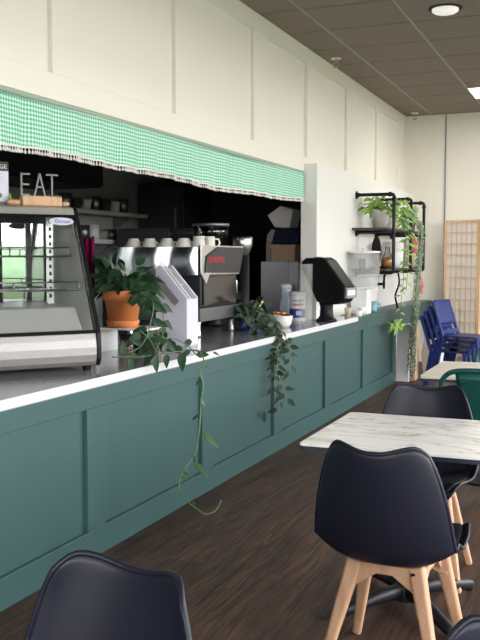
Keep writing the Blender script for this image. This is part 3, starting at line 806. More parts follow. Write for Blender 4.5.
# ------------------------------------------------------------------ second trailing plant, bowl, bottle, tin
random.seed(5)
hp = thing('trailing_hoya', 'dark trailing plant in a cobalt blue pot hanging over the worktop edge', 'potted plant', (-.44, 6.85, ZC))
hc = Vector((-.40, 6.86, ZC + .0006))
pot([(0, 0), (.07, 0), (.085, .03), (.095, .12), (.088, .12), (.08, .10), (0, .10)], hc, M['blue_glaze'], hp)
MB().lathe([(.085, .10), (0, .11)], hc, 18, False).build('soil', M['soil'], hp)
lf = MB(); sm = MB()
top = hc + Vector((0, 0, .12))
strands = [[top, at(244, 306, 7.2), at(250, 318, 7.1), at(258, 330, 7.0), at(268, 330, 6.95), at(278, 338, 6.85), at(287, 345, 6.8), at(291, 358, 6.78)],
           [top, at(250, 302, 7.25), at(262, 312, 7.15), at(270, 322, 7.05), at(277, 340, 6.85), at(278, 360, 6.72), at(274, 385, 6.70), at(279, 400, 6.70), at(277, 412, 6.68)],
           [top, at(240, 312, 7.1), at(250, 326, 7.0), at(262, 334, 6.95), at(270, 340, 6.9), at(272, 352, 6.8), at(276, 372, 6.72), at(284, 388, 6.70), at(287, 402, 6.68)],
           [top, at(254, 308, 7.2), at(268, 316, 7.1), at(276, 326, 7.0), at(286, 338, 6.85), at(290, 350, 6.75), at(289, 372, 6.7)],
           [top, at(246, 316, 7.1), at(262, 322, 7.0), at(274, 332, 6.9), at(281, 346, 6.78), at(280, 370, 6.72)]]
for q in strands:
    pt = smoothpath(q, 5); sm.tube(pt, .0035, 5); vine(pt, .075, .036, .045, lf, .01, .45)
pt = smoothpath([at(275, 385, 6.71), at(270, 395, 6.71), at(258, 401, 6.68), at(257, 408, 6.66), at(263, 412, 6.66)], 5); sm.tube(pt, .003, 5)
lf.leaf(at(262, 411, 6.66), (.3, 0, -.9), (.6, -.8, .2), .09, .045)
for i in range(70):
    a = random.uniform(0, 2 * PI); r = random.uniform(.02, .14)
    p = top + Vector((math.cos(a) * r + .02, math.sin(a) * r * .9 - .02, random.uniform(-.05, .13)))
    lf.leaf(p, rndv() + Vector((.2, -.2, -.3)), Vector((.5, -.7, .6)) + rndv() * .6, random.uniform(.07, .11), random.uniform(.04, .06))
lf.build('foliage', M['leaf_hoya'], hp, smooth=True); sm.build('stems', M['stem_dark'], hp, smooth=True)

sc_ = thing('sachet_holder', 'holder of yellow and white sachets behind the dark trailing plant', 'holder', (-.42, 7.16, ZC))
MB().lathe([(.05, 0), (.06, .12), (.056, .12), (.046, .004)], (-.42, 7.16, ZC + .0005), 18).build('holder_cup', M['blue_glaze'], sc_, smooth=True)
for i, (mm, nm) in enumerate(((M['yellow'], 'sachet'), (M['white'], 'sachet'), (M['yellow'], 'sachet'), (M['white'], 'sachet'), (M['leaf_light'], 'sachet'), (M['white'], 'sachet'))):
    a = i * 1.05; MB().box((-.42 + .03 * math.cos(a), 7.16 + .03 * math.sin(a), ZC + .17), (.05, .006, .12), rotz(a + .6)).build(nm, mm, sc_)
bw = thing('snack_bowl', 'white bowl of orange wrapped snacks beside the dark trailing plant', 'bowl', (-.20, 7.15, ZC))
bc = Vector((-.25, 7.32, ZC + .0006))
MB().lathe([(0, 0), (.06, 0), (.08, .03), (.095, .10), (.090, .10), (.075, .035), (0, .012)], bc, 26, False).build('bowl_body', M['ceramic'], bw, smooth=True)
random.seed(2)
for i in range(9):
    a = random.uniform(0, 2 * PI); r = random.uniform(0, .055)
    MB().box(bc + Vector((math.cos(a) * r, math.sin(a) * r, .105 + .02 * random.random())), (.05, .035, .018), Matrix.Rotation(random.uniform(-.6, .6), 3, 'X') @ rotz(a)).build('snack', M['amber'] if i % 3 else M['tape'], bw, bevel=.005)
sb = thing('squeeze_bottle', 'pale blue plastic bottle with a narrow neck beside the blue labelled tin', 'bottle', (-.60, 8.40, ZC))
MB().lathe([(0, 0), (.070, 0), (.074, .02), (.070, .14), (.052, .19), (.045, .22), (.054, .27), (.056, .30)], (-.545, 8.25, ZC + .0005), 22).build('bottle_body', M['bottle'], sb, smooth=True)
MB().lathe([(.058, .30), (.058, .335), (.04, .345), (0, .346)], (-.545, 8.25, ZC), 22).build('cap', M['white'], sb, smooth=True)
tn = thing('drink_powder_tin', 'white tin with red lettering and a blue band on the worktop', 'tin', (-.43, 8.2, ZC))
tc_ = Vector((-.385, 8.13, ZC + .0005))
MB().lathe([(0, 0), (.074, 0), (.076, .004), (.076, .03)], tc_, 28, False).build('tin_rim', M['white'], tn, smooth=False)
MB().lathe([(.0765, .03), (.0765, .115)], tc_, 28, False).build('blue_band', M['print_blue'], tn, smooth=True)
MB().lathe([(.0765, .115), (.0765, .235)], tc_, 28, False).build('label_wrap', M['white'], tn, smooth=True)
MB().lathe([(.079, .235), (.081, .238), (.081, .272), (.075, .276), (0, .276)], tc_, 28, False).build('lid', M['frosted'], tn, smooth=True)
b = MB(); c2 = MB(); b3 = MB()
def arcbox(mb, a0, a1, z0, z1, r=.0775):
    n = 8; vs = []
    for i in range(n + 1):
        a = a0 + (a1 - a0) * i / n
        for z in (z0, z1): vs.append(tc_ + Vector((r * math.cos(a), r * math.sin(a), z)))
    mb.add(vs, [(2 * i, 2 * i + 2, 2 * i + 3, 2 * i + 1) for i in range(n)])
fa = -1.1
for i in range(5): arcbox(b, fa - .75 + i * .3, fa - .75 + i * .3 + .2, .145, .165)
for i in range(6): arcbox(c2, fa - .75 + i * .26, fa - .75 + i * .26 + .15, .185, .198)
for i in range(3): arcbox(b3, fa - .3 + i * .25, fa - .3 + i * .25 + .17, .055, .095)
b.build('red_print', M['red'], tn, solid=.0008); c2.build('dark_print', M['print_dark'], tn, solid=.0008); b3.build('white_print', M['white'], tn, solid=.0008)
# stack of clear cups
cs = thing('clear_cup_stack', 'tall stack of clear plastic cups beside the black napkin dispenser', 'cups', (-.335, 8.2, ZC))
b = MB(); q = Vector((-.25, 7.975, ZC + .0005))
pr_ = [(.052, 0)]
for i in range(26): pr_ += [(.058, .05 + i * .019), (.064, .056 + i * .019), (.064, .064 + i * .019)]
b.lathe(pr_, q, 20, False); b.build('cups', M['clear_soft'], cs, smooth=True)

# ------------------------------------------------------------------ napkin dispenser
nd = thing('napkin_dispenser', 'black tilted napkin dispenser on the worktop end', 'napkin dispenser', (-.06, 8.13, ZC), -.24)
f4 = lambda a, b_, e: (a, e, b_)
WL = dict(world=False)
MB().lathe([(.0, 0), (.098, 0), (.102, .012), (.085, .025), (.065, .05), (.06, .13), (.075, .19), (0, .19)], (-.04, 0, .0005), 28, False).build('pedestal', M['black'], nd, smooth=True, **WL)
body = [(-.09, .18), (.10, .165), (.17, .185), (.215, .235), (.22, .32), (.175, .375), (.01, .575), (-.04, .60), (-.215, .595), (-.265, .56), (-.255, .49)]
MB().prism(body, (-.105, .105), f4).build('body', M['black'], nd, bevel=.022, bseg=3, **WL)
MB().box((.218, 0, .275), (.02, .15, .055)).build('napkin', M['paper'], nd, bevel=.01, **WL)
b = MB()
for dz in (-.038, .038): b.box((.219, 0, .275 + dz), (.016, .19, .018))
for dy in (-.086, .086): b.box((.219, dy, .275), (.016, .018, .094))
b.build('mouth_frame', M['lid'], nd, bevel=.004, **WL)
b = MB(); b.box((-.13, 0, .601), (.07, .05, .010)); b.build('latch', M['steel_dull'], nd, bevel=.004, **WL)

# ------------------------------------------------------------------ beverage dispenser
bd = thing('beverage_dispenser', 'clear drinks dispenser with black tap on a white stand', 'drinks dispenser', (-.13, 9.5, .897))
bx_, by_ = -.09, 9.5; zl = .8975
b = MB(); b.lathe([(.15, 0), (.155, .01), (.145, .27)], (bx_ - .02, by_, zl), 4, True)
MB().bx(bx_ - .11, bx_ + .06, by_ - .10, by_ + .10, zl, zl + .27).build('stand', M['white'], bd, bevel=.008)
MB().lathe([(.165, .272), (.168, .285), (.168, .655), (.16, .655), (.16, .29), (0, .285)], (bx_ , by_, zl), 32, False).build('tank', M['clear_soft'], bd, smooth=True)
MB().lathe([(.158, .291), (.158, .40), (0, .40)], (bx_, by_, zl), 32, False).build('water', M['clear_soft'], bd, smooth=True)
MB().lathe([(.172, .655), (.175, .66), (.172, .675), (.06, .682), (.02, .683), (.018, .70), (.03, .71), (0, .712)], (bx_, by_, zl), 32, False).build('lid', M['frosted'], bd, smooth=True)
b = MB(); b.tube([(bx_ + .16, by_ - .02, zl + .325), (bx_ + .235, by_ - .03, zl + .325)], .016, 10); b.tube([(bx_ + .225, by_ - .03, zl + .36), (bx_ + .225, by_ - .03, zl + .275)], [.014, .012], 10)
b.tube([(bx_ + .225, by_ - .03, zl + .35), (bx_ + .228, by_ - .03, zl + .41), (bx_ + .24, by_ - .03, zl + .43)], [.010, .014, .012], 8); b.build('tap', M['black'], bd, smooth=True)
# small things on the ledge
for i, (x, y, m_, h, r, lb, nm, ct_) in enumerate((
    (-.02, 9.28, 'ceramic', .085, .042, 'short white cup just right of the napkin dispenser', 'paper_cup', 'cup'),
    (.0, 9.05, 'ceramic', .06, .045, 'low white pot in front of the drinks dispenser stand', 'sugar_pot', 'pot'),
    (-.10, 9.0, 'tan', .09, .035, 'tan shaker half hidden by the napkin dispenser', 'shaker', 'shaker'))):
    tag(MB().lathe([(0, 0), (r * .85, 0), (r, h * .95), (r * .92, h), (r * .8, h * .9), (0, h * .86)], (x - .03, y, .8976), 18, False).build(nm, M[m_], smooth=True), lb, ct_)
bc_ = thing('blue_cup', 'pale blue cup on the green ledge right of the drinks dispenser', 'cup', (-.10, 10.0, .8976))
MB().lathe([(0, 0), (.05, 0), (.056, .01), (.056, .11), (.05, .11), (.048, .01)], (-.12, 10.02, .8976), 22, False).build('cup_body', M['skyblue'], bc_, smooth=True)
MB().tube([(-.07, 10.02, .98), (-.035, 10.02, .98), (-.03, 10.02, .95), (-.065, 10.02, .92)], .006, 8).build('handle', M['skyblue'], bc_, smooth=True)

# ------------------------------------------------------------------ pipe shelf
ps = thing('pipe_shelf', 'black iron pipe shelf with two boards on the white wall', 'shelf', (-.26, 10.7, 1.36))
UP = [9.78, 10.70, 11.50]; XO = .165; rp_ = .019
for y in UP:
    b = MB()
    b.tube(smoothpath([(-.255, y, 2.195), (XO - .03, y, 2.195)], 2) + [Vector((XO - .01, y, 2.19)), Vector((XO, y, 2.175))] + [Vector((XO, y, 1.36))] + [Vector((XO - .01, y, 1.345)), Vector((XO - .03, y, 1.338)), Vector((-.255, y, 1.338))], rp_, 10)
    b.tube([(-.255, y, 1.783), (XO, y, 1.783)], rp_, 10)
    for z in (2.195, 1.783, 1.338): b.tube([(-.259, y, z), (-.247, y, z)], .045, 16); b.tube([(-.247, y, z), (-.225, y, z)], .026, 12)
    b.tube([(XO, y, 1.765), (XO, y, 1.80)], .027, 12)
    b.tube([(XO, y, 2.16), (XO, y, 2.13)], .026, 12); b.tube([(XO - .06, y, 2.195), (XO - .03, y, 2.195)], .026, 12)
    b.build('pipe_bracket', M['black_metal'], ps, smooth=True)
for z in (1.803, 1.358):
    MB().bx(-.257, XO - .035, 9.60, 11.60, z, z + .026).build('shelf_board', M['wood_dark'], ps, bevel=.002)
ZU, ZL = 1.8295, 1.3845
# upper shelf
random.seed(21)
u1 = thing('shelf_plant', 'leafy green plant in a pale pot on the upper pipe shelf', 'potted plant', (-.02, 9.92, ZU))
pot([(0, 0), (.075, 0), (.098, .17), (.104, .172), (.106, .205), (.098, .205), (.094, .18), (0, .18)], (-.02, 9.92, ZU), M['pot_white'], u1)
lf = MB(); sm = MB(); c0 = Vector((-.02, 9.92, ZU + .19))
for i in range(46):
    a = random.uniform(0, 2 * PI); r = random.uniform(.04, .2); h = random.uniform(.0, .17)
    p = c0 + Vector((math.cos(a) * r * 1.05, math.sin(a) * r, h)); sm.tube([c0 + Vector((0, 0, -.02)), (c0 + p) / 2 + Vector((0, 0, .03)), p], .003, 5)
    lf.leaf(p, Vector((math.cos(a), math.sin(a), -.3)) + rndv() * .3, Vector((.2, -.4, 1)) + rndv() * .4, random.uniform(.08, .14), random.uniform(.045, .07))
lf.build('foliage', M['leaf_light'], u1, smooth=True); sm.build('stems', M['stem'], u1, smooth=True)
u2 = thing('trailing_pothos', 'light green trailing plant between the pipe uprights, spilling down to the ledge', 'potted plant', (.0, 10.5, ZU))
pot([(0, 0), (.07, 0), (.09, .14), (.085, .14), (.08, .12), (0, .12)], (-.02, 10.45, ZU), M['white'], u2)
lf = MB(); sm = MB(); c0 = Vector((-.02, 10.45, ZU + .14))
for i in range(70):
    a = random.uniform(0, 2 * PI); r = random.uniform(.03, .22); h = random.uniform(-.06, .2)
    p = c0 + Vector((math.cos(a) * r + .05, math.sin(a) * r, h))
    lf.leaf(p, Vector((math.cos(a), math.sin(a), -.5)) + rndv() * .3, Vector((.2, -.5, 1)) + rndv() * .4, random.uniform(.07, .12), random.uniform(.035, .06))
tr = [[c0, Vector((.16, 10.30, ZU + .1)), Vector((.20, 10.22, 1.65)), Vector((.19, 10.2, 1.42)), Vector((.2, 10.15, 1.25)), Vector((.19, 10.1, 1.05)), Vector((.18, 10.05, .80)), Vector((.16, 10.0, .72))],
      [c0, Vector((.17, 10.42, ZU + .05)), Vector((.21, 10.36, 1.7)), Vector((.2, 10.35, 1.5)), Vector((.21, 10.3, 1.3)), Vector((.2, 10.3, 1.12))],
      [c0, Vector((.17, 10.5, ZU + .08)), Vector((.2, 10.55, 1.72)), Vector((.2, 10.6, 1.5))]]
for i, q in enumerate(tr):
    q = smoothpath(q, 6); sm.tube(q, .0035, 5); vine(q, .085, .028, .065, lf, .02, .5)
for k in range(16):
    p = Vector((.17, 10.02, .76)) + rndv() * .06; lf.leaf(p, rndv() + Vector((0, -.2, -.6)), (.3, -.8, .4), .11, .03)
lf.build('foliage', M['leaf_light'], u2, smooth=True); sm.build('stems', M['stem'], u2, smooth=True)
# two small ornaments among the plants
tag(MB().lathe([(0, 0), (.04, 0), (.055, .05), (.04, .11), (.02, .13), (.025, .15), (0, .15)], (.06, 10.95, ZU), 16, False).build('turquoise_vase', M['skyblue'], smooth=True), 'turquoise vase on the upper pipe shelf', 'vase')
tag(MB().lathe([(0, 0), (.05, 0), (.06, .06), (.03, .13), (.035, .16), (0, .16)], (-.10, 10.95, ZU), 16, False).build('amber_vase', M['amber'], smooth=True), 'amber coloured vase on the upper pipe shelf', 'vase')
# string of pearls
sp_ = thing('string_of_pearls', 'grey green beaded plant hanging from the pipe shelf to the floor', 'potted plant', (.06, 11.2, ZU))
pot([(0, 0), (.07, 0), (.095, .15), (.09, .15), (.085, .12), (0, .12)], (.03, 11.22, ZU), M['taupe'], sp_)
bd_ = MB(); c0 = Vector((.03, 11.22, ZU + .15)); random.seed(9)
for i in range(150):
    v = rndv(); v.z = abs(v.z); bd_.ball(c0 + Vector((v.x * .10, v.y * .10, v.z * .16 - .02)), random.uniform(.012, .02), 6, 4)
st_ = MB()
for i in range(13):
    ox, oy = random.uniform(-.03, .03), random.uniform(-.045, .045); zb_ = random.choice([.06, .1, .2, .35, .06, .5, .12, .8])
    pth = smoothpath([c0 + Vector((ox, oy, .0)), Vector((.185 + ox, 11.16 + oy, ZU + .06)), Vector((.205 + ox, 11.0 + oy, 1.4)), Vector((.20 + ox, 10.86 + oy * 1.2, .9)), Vector((.19 + ox * 1.5, 10.72 + oy * 1.3, zb_))], 9)
    st_.tube(pth, .002, 4)
    for a, b in zip(pth, pth[1:]):
        m_ = max(2, int((b - a).length / .021))
        for k in range(m_): bd_.ball(a + (b - a) * ((k + random.random()) / m_) + rndv() * .010, random.uniform(.008, .0135), 5, 4)
bo = bd_.build('beads', M['leaf_grey'], sp_, smooth=True); bo['kind'] = 'stuff'
st_.build('stems', M['stem_dark'], sp_)
# lower shelf
pl = thing('oval_plate', 'black oval board standing on the lower pipe shelf', 'board', (-.05, 9.88, ZL))
b = MB(); RT = rotz(-.15)
vs = [Vector((.055 * math.cos(a), 0, .19 + .165 * math.sin(a))) for a in [2 * PI * i / 28 for i in range(28)]]
oc = Vector((-.045, 9.86, ZL))
b.add([oc + RT @ (v + Vector((0, -.012, 0))) for v in vs] + [oc + RT @ (v + Vector((0, .012, 0))) for v in vs], [tuple(range(28)), tuple(range(28, 56))[::-1]] + [(i, (i + 1) % 28, 28 + (i + 1) % 28, 28 + i) for i in range(28)])
b.build('board_disc', M['black'], pl, bevel=.004)
b = MB(); b.box(oc + Vector((0, 0, .012)), (.12, .08, .024)); b.box(oc + Vector((0, .02, .03)), (.03, .02, .05)); b.build('board_stand', M['black'], pl)
b = MB(); vs = [Vector((.02 * math.cos(a), 0, .355 + .02 * math.sin(a))) for a in [2 * PI * i / 14 for i in range(15)]]; b.tube([oc + RT @ v for v in vs], .006, 6); b.build('hanging_loop', M['black'], pl)
ja = thing('orange_jar', 'glass jar of orange slices on the lower pipe shelf', 'jar', (.08, 9.9, ZL))
MB().lathe([(0, .002), (.05, .002), (.062, .03), (.062, .10), (.045, .13), (0, .13)], (.075, 9.88, ZL), 20, False).build('jar_fill', M['amber'], ja, smooth=True)
MB().lathe([(0, 0), (.054, 0), (.067, .03), (.067, .11), (.045, .15), (.028, .19), (.028, .24), (.022, .24)], (.075, 9.88, ZL), 20, False).build('jar_glass', M['clear_acrylic'], ja, smooth=True)
tag(MB().lathe([(0, 0), (.035, 0), (.04, .10), (.035, .105), (.03, .01)], (-.19, 9.80, ZL), 16, False).build('small_glass', M['clear_acrylic'], smooth=True), 'small clear glass left of the black oval board', 'glass')
tag(MB().lathe([(0, 0), (.10, 0), (.115, .05), (.12, .30), (.112, .30), (.10, .02)], (.02, 10.42, ZL), 24, False).build('white_canister', M['white'], smooth=True), 'white canister on the lower pipe shelf', 'canister')
tag(MB().lathe([(0, 0), (.06, 0), (.085, .08), (.08, .20), (.045, .28), (.05, .32), (.04, .32)], (.05, 10.86, ZL), 20, False).build('taupe_vase', M['taupe'], smooth=True), 'tall taupe stoneware vase on the lower pipe shelf', 'vase')
tag(MB().lathe([(0, 0), (.07, 0), (.08, .10), (.06, .22), (.05, .22)], (.02, 11.36, ZL), 18, False).build('tan_crock', M['tan'], smooth=True), 'tan crock at the far end of the lower pipe shelf', 'crock')
random.seed(4)
def bunch(name, lb, x, y, z0, z1, w):
    t = thing(name, lb, 'dried flowers', (x, y, z1))
    b = MB(); s_b = MB()
    for i in range(26):
        a = Vector((x + random.uniform(-.01, .01), y + random.uniform(-.01, .01), z1)); q = Vector((x + random.uniform(-w, w), y + random.uniform(-w, w), z0 + random.uniform(0, .1)))
        s_b.tube([a, q], .002, 4); b.ball(q + Vector((0, 0, .02)), .013, 6, 5, (1, 1, 3))
        m_ = a + (q - a) * .6; b.ball(m_, .010, 6, 5, (1, 1, 3))
    b.build('flower_heads', M['pink'], t, smooth=True); s_b.build('stems', M['tan'], t)
bunch('dried_flowers', 'coral dried flowers hanging under the upper pipe shelf', .14, 10.98, 1.56, 1.8025, .035)
bunch('dried_flowers', 'coral dried flowers hanging at the far end of the pipe shelf', .11, 11.56, 1.06, 1.3575, .035)
cd_ = MB().tube(smoothpath([(.0, 10.75, 1.357), (.02, 10.76, 1.2), (-.02, 10.74, 1.05), (.0, 10.78, .90)], 8), .012, 8)
tag(cd_.build('black_cable', M['black'], smooth=True), 'black cable hanging below the pipe shelf to the ledge', 'cable')

# ------------------------------------------------------------------ folding screen
fs_ = thing('folding_screen', 'pale wooden lattice folding screen with paper panes by the back wall', 'screen', (1.0, 12.5, 0))
hz = 2.02; wP = .50
pxs = [(.225, 12.72), (.72, 12.55), (1.20, 12.74), (1.69, 12.55), (2.17, 12.74)]
for (ax, ay), (bx2, by2) in zip(pxs, pxs[1:]):
    a = Vector((ax, ay, 0)); d_ = Vector((bx2 - ax, by2 - ay, 0)); L = d_.length; d_.normalize(); nr = Vector((d_.y, -d_.x, 0))
    R_ = Matrix((d_, -nr, Vector((0, 0, 1)))).transposed()
    def pt(u, z, o=0): return a + d_ * u + nr * o + Vector((0, 0, z))
    b = MB(); s0 = .016
    for u in (.018, L - .018): b.box(pt(u, hz / 2 + .001), (.030, .025, hz), R_)
    for z in (hz - .015, .16): b.box(pt(L / 2, z), (L - .066, .025, .030), R_)
    fmo = b.build('screen_panel', M['screen_wood'], fs_)
    b = MB(); nvb, nhb = 6, 12
    for i in range(1, nvb): b.box(pt(.033 + (L - .066) * i / nvb, (hz + .16) / 2, .004), (.0085, .010, hz - .19), R_)
    for j in range(1, nhb): b.box(pt(L / 2, .16 + (hz - .175) * j / nhb, .006), (L - .066, .010, .0095), R_)
    b.build('lattice', M['screen_wood'], fs_)
    b = MB(); b.box(pt(L / 2, (hz + .16) / 2, -.006), (L - .066, .003, hz - .19), R_); b.build('paper_pane', M['paper'], fs_)

# ------------------------------------------------------------------ clutter under the ledge
wb = MB().box((.07, 10.80, .352), (.16, .03, .70), Matrix.Rotation(.02, 3, 'Y')); tag(wb.build('white_board', M['board'], bevel=.004), 'white board leaning at the end of the teal counter', 'board')
cb = thing('cardboard_box', 'tall brown cardboard box with dark print under the green ledge', 'box', (.10, 11.05, 0))
MB().bx(-.02, .19, 10.92, 11.16, .001, .655).build('box_body', M['card'], cb, bevel=.003)
b = MB()
for z, dz in ((.60, .06), (.50, .10), (.36, .16), (.16, .14)): b.box((.06 + (.6 - z) * .18, 10.9195, z - dz / 2 + .03), (.018, .001, dz), Matrix.Rotation(-.25, 3, 'Y'))
b.box((.115, 10.9195, .6), (.018, .001, .06))
b.build('printed_marks', M['tape'], cb)
pb = MB(); random.seed(8)
def bagf(u, v):
    a = 2 * PI * u; rr = (.17 + .02 * math.sin(5 * a + 3 * v) + .012 * math.sin(9 * a)) * (1.0 - .35 * v ** 2) * (.9 + .25 * math.sin(min(1, v * 1.6) * PI / 2))
    return (.38 + rr * .85 * math.cos(a), 11.25 + rr * math.sin(a), .002 + .60 * v + .02 * math.sin(3 * a) * v)
pb.grid(bagf, 36, 12); tag(pb.build('plastic_bag', M['bag'], smooth=True, solid=.004), 'crumpled white bag on the floor behind the blue chairs', 'bag')

# ------------------------------------------------------------------ kitchen fittings
def sh(z, y0, y1, lb):
    t = thing('wall_shelf', lb, 'shelf', (XK, (y0 + y1) / 2, z), 0, 'kitchen wall shelves')
    MB().bx(XK + .003, -2.70, y0, y1, z - .045, z).build('shelf_board', M['shelf_grey'], t, bevel=.003)
    for y in (y0 + .3, y1 - .3): MB().prism([(XK + .003, z - .046), (-2.78, z - .046), (XK + .003, z - .20)], (y - .01, y + .01), f3).build('bracket', M['steel_dull'], t)
sh(2.01, 7.2, 9.48, 'upper grey shelf on the kitchen back wall'); sh(1.70, 7.2, 9.05, 'lower grey shelf on the kitchen back wall')
random.seed(13)
for i in range(8):
    y = 7.75 + i * .2; h = random.uniform(.10, .18); r = random.uniform(.06, .085)
    nm, m_ = (('bowl', 'ceramic'), ('saucepan', 'steel_dull'), ('container', 'darkgrey'))[i % 3]
    lab = ['bowl', 'saucepan', 'dark container'][i % 3] + ' on the upper kitchen shelf, ' + ['first', 'second', 'third', 'fourth', 'fifth', 'sixth', 'seventh', 'eighth'][i] + ' from the left'
    tag(MB().lathe([(0, 0), (r * .8, 0), (r, h), (r * .93, h), (r * .75, .01), (0, .01)], (-2.85, y, 2.011), 16, False).build(nm, M[m_], smooth=True), lab, nm, 'vessels on the upper kitchen shelf')
for i in range(7):
    y = 7.72 + i * .19; h = random.uniform(.08, .16); r = random.uniform(.055, .08)
    nm, m_ = (('saucepan', 'steel_dull'), ('jar', 'frosted'), ('container', 'lid'))[i % 3]
    lab = ['saucepan', 'pale jar', 'grey container'][i % 3] + ' on the lower kitchen shelf, ' + ['first', 'second', 'third', 'fourth', 'fifth', 'sixth', 'seventh'][i] + ' from the left'
    tag(MB().lathe([(0, 0), (r, 0), (r, h), (r * .93, h), (r * .9, .01), (0, .01)], (-2.85, y, 1.701), 16, False).build(nm, M[m_], smooth=True), lab, nm, 'vessels on the lower kitchen shelf')
hb = MB().bx(-2.6, -1.9, 4.0, 7.15, 2.13, 2.79); tag(hb.build('extractor_hood', M['matte_black'], bevel=.04, bseg=3), 'black extractor hood hanging in the kitchen behind the gingham valance', 'hood')
ms = thing('tall_fridge', 'dark steel tall fridge at the far kitchen end', 'fridge', (-2.75, 10.1, 0))
MB().bx(-2.98, -2.36, 9.75, 10.49, .001, 2.40).build('fridge_body', M['darkgrey'], ms, bevel=.01)
dr_ = MB().bx(-2.96, -2.38, 9.715, 9.748, 1.30, 2.36).build('door', M['darkgrey'], ms, bevel=.006)
MB().bx(-2.46, -2.43, 9.68, 9.714, 1.5, 2.1).build('handle', M['steel_dull'], dr_)
MB().bx(-2.96, -2.38, 9.715, 9.748, .10, 1.27).build('door', M['darkgrey'], ms, bevel=.006)

ov = thing('counter_oven', 'dark steel oven beside the kitchen prep bench', 'oven', (-2.2, 9.2, 0))
MB().bx(-2.40, -1.72, 9.02, 9.60, .901, 1.83).build('oven_body', M['darkgrey'], ov, bevel=.008)
MB().bx(-2.34, -1.86, 9.003, 9.019, 1.10, 1.74).build('oven_window', M['panel_black'], ov)
MB().bx(-2.36, -1.80, 8.985, 9.001, 1.76, 1.79).build('handle', M['steel_dull'], ov)
pbn = MB().bx(-2.69, -1.66, 7.0, 9.68, .001, .90); tag(pbn.build('prep_bench', M['darkgrey'], bevel=.008), 'dark steel prep bench below the kitchen shelves', 'bench')
sp2 = MB().bx(-2.62, -2.0, 8.62, 8.66, .901, 1.82); tag(sp2.build('splash_panel', M['darkgrey']), 'grey upright panel standing on the kitchen prep bench', 'panel')
pi_ = MB().tube([(-2.27, 10.40, .0), (-2.27, 10.40, 2.5)], .035, 12); tag(pi_.build('pipe', M['darkgrey'], smooth=True), 'grey vertical pipe on the dark kitchen end wall', 'pipe')
tb = thing('tall_cabinet', 'black tall cabinet at the kitchen end behind the boxes', 'cabinet', (-1.3, 10.2, 0))
MB().bx(-2.1, -.64, 10.0, 10.48, .001, 2.35).build('cabinet_body', M['kdark'], tb)
for x_ in (-2.08, -1.58, -1.09): MB().bx(x_, x_ + .47, 9.975, 9.998, .05, 2.3).build('door', M['kdark'], tb, bevel=.004)
# utensil rack with magenta cloth
rk = thing('utensil_rail', 'black rail of dark ladles left of the magenta cloth', 'rail', (-1.7, 6.6, 1.4))
b = MB(); b.tube([(-1.66, 6.55, ZC), (-1.66, 6.55, 1.68)], .012, 8); b.lathe([(.09, 0), (.09, .012)], (-1.66, 6.55, .9055), 16); b.build('pole', M['black'], rk)
for i in range(4): MB().tube([(-1.66, 6.55, 1.66 - .07 * i), (-1.73, 6.44, 1.675 - .07 * i), (-1.77, 6.38, 1.665 - .07 * i)], [.008, .009, .016], 8).build('ladle', M['black'], rk, smooth=True)
rk.location.z = ZC
for ch in kids(rk): ch.location.z += 1.4 - ZC
tw = MB(); tw.grid(lambda u, v: (-1.655 + .11 * (u - .5) * (1 - .18 * v), 6.47 + .02 * math.sin(u * 12) - .012 * v, 1.66 - .42 * v), 16, 10)
tag(tw.build('magenta_cloth', M['magenta'], smooth=True, solid=.012), 'magenta cloth hanging in the kitchen left of the chrome machine', 'cloth')
sbh = MB().bx(-2.2, -1.3, 4.0, 6.9, .001, .90); tag(sbh.build('kitchen_bench', M['darkgrey'], bevel=.008), 'dark kitchen bench under the magenta cloth', 'bench')
wc = MB().bx(-1.62, -1.48, 6.15, 6.40, .901, 1.25); tag(wc.build('white_carton', M['white'], bevel=.01), 'white carton behind the orange pot in the kitchen', 'carton')
# grey cabinet with cartons
gc = thing('grey_box_unit', 'plain grey unit standing on the worktop below the cartons', 'unit', (-.77, 8.9, ZC))
MB().bx(-.975, -.68, 8.70, 9.2, ZC + .0006, 1.462).build('unit_body', M['greypanel'], gc, bevel=.004)
MB().bx(-.676, -.570, 8.70, 9.2, ZC + .0006, 1.462).build('side_unit', M['greypanel'], gc, bevel=.004)
c1 = thing('cardboard_carton', 'tan cardboard carton on the grey unit', 'carton', (-.80, 8.98, 1.463))
MB().bx(-.90, -.64, 8.80, 9.15, 1.4635, 1.635).build('carton_body', M['card'], c1, bevel=.003)
MB().bx(-.905, -.635, 8.795, 9.155, 1.600, 1.638).build('carton_flap', M['card'], c1)
tag(MB().bx(-.965, -.91, 8.82, 9.10, 1.4635, 1.655).build('brown_binder', M['taupe'], bevel=.004), 'taupe binder beside the tan carton on the grey unit', 'binder')
nb = thing('navy_bag', 'dark navy bag folded on top of the tan carton', 'bag', (-.78, 8.98, 1.639))
MB().prism([(-.95, 1.656), (-.63, 1.64), (-.60, 1.70), (-.62, 1.80), (-.74, 1.81), (-.88, 1.795), (-.93, 1.74)], (8.82, 9.14), f3).build('bag_body', M['navy'], nb, bevel=.02)
MB().prism([(-.955, 1.657), (-.90, 1.657), (-.86, 1.79), (-.90, 1.80), (-.945, 1.74)], (8.80, 8.819), f3).build('bag_flap', M['taupe'], nb, bevel=.004)
pg = [(-.96, 1.945), (-.82, 2.04), (-.68, 2.00), (-.715, 1.815), (-.88, 1.818)]
pk = MB().prism(pg, (8.85, 9.12), f3); tag(pk.build('white_pentagon_box', M['board'], bevel=.006), 'pale five sided box topmost of the cartons in the hatch', 'box')

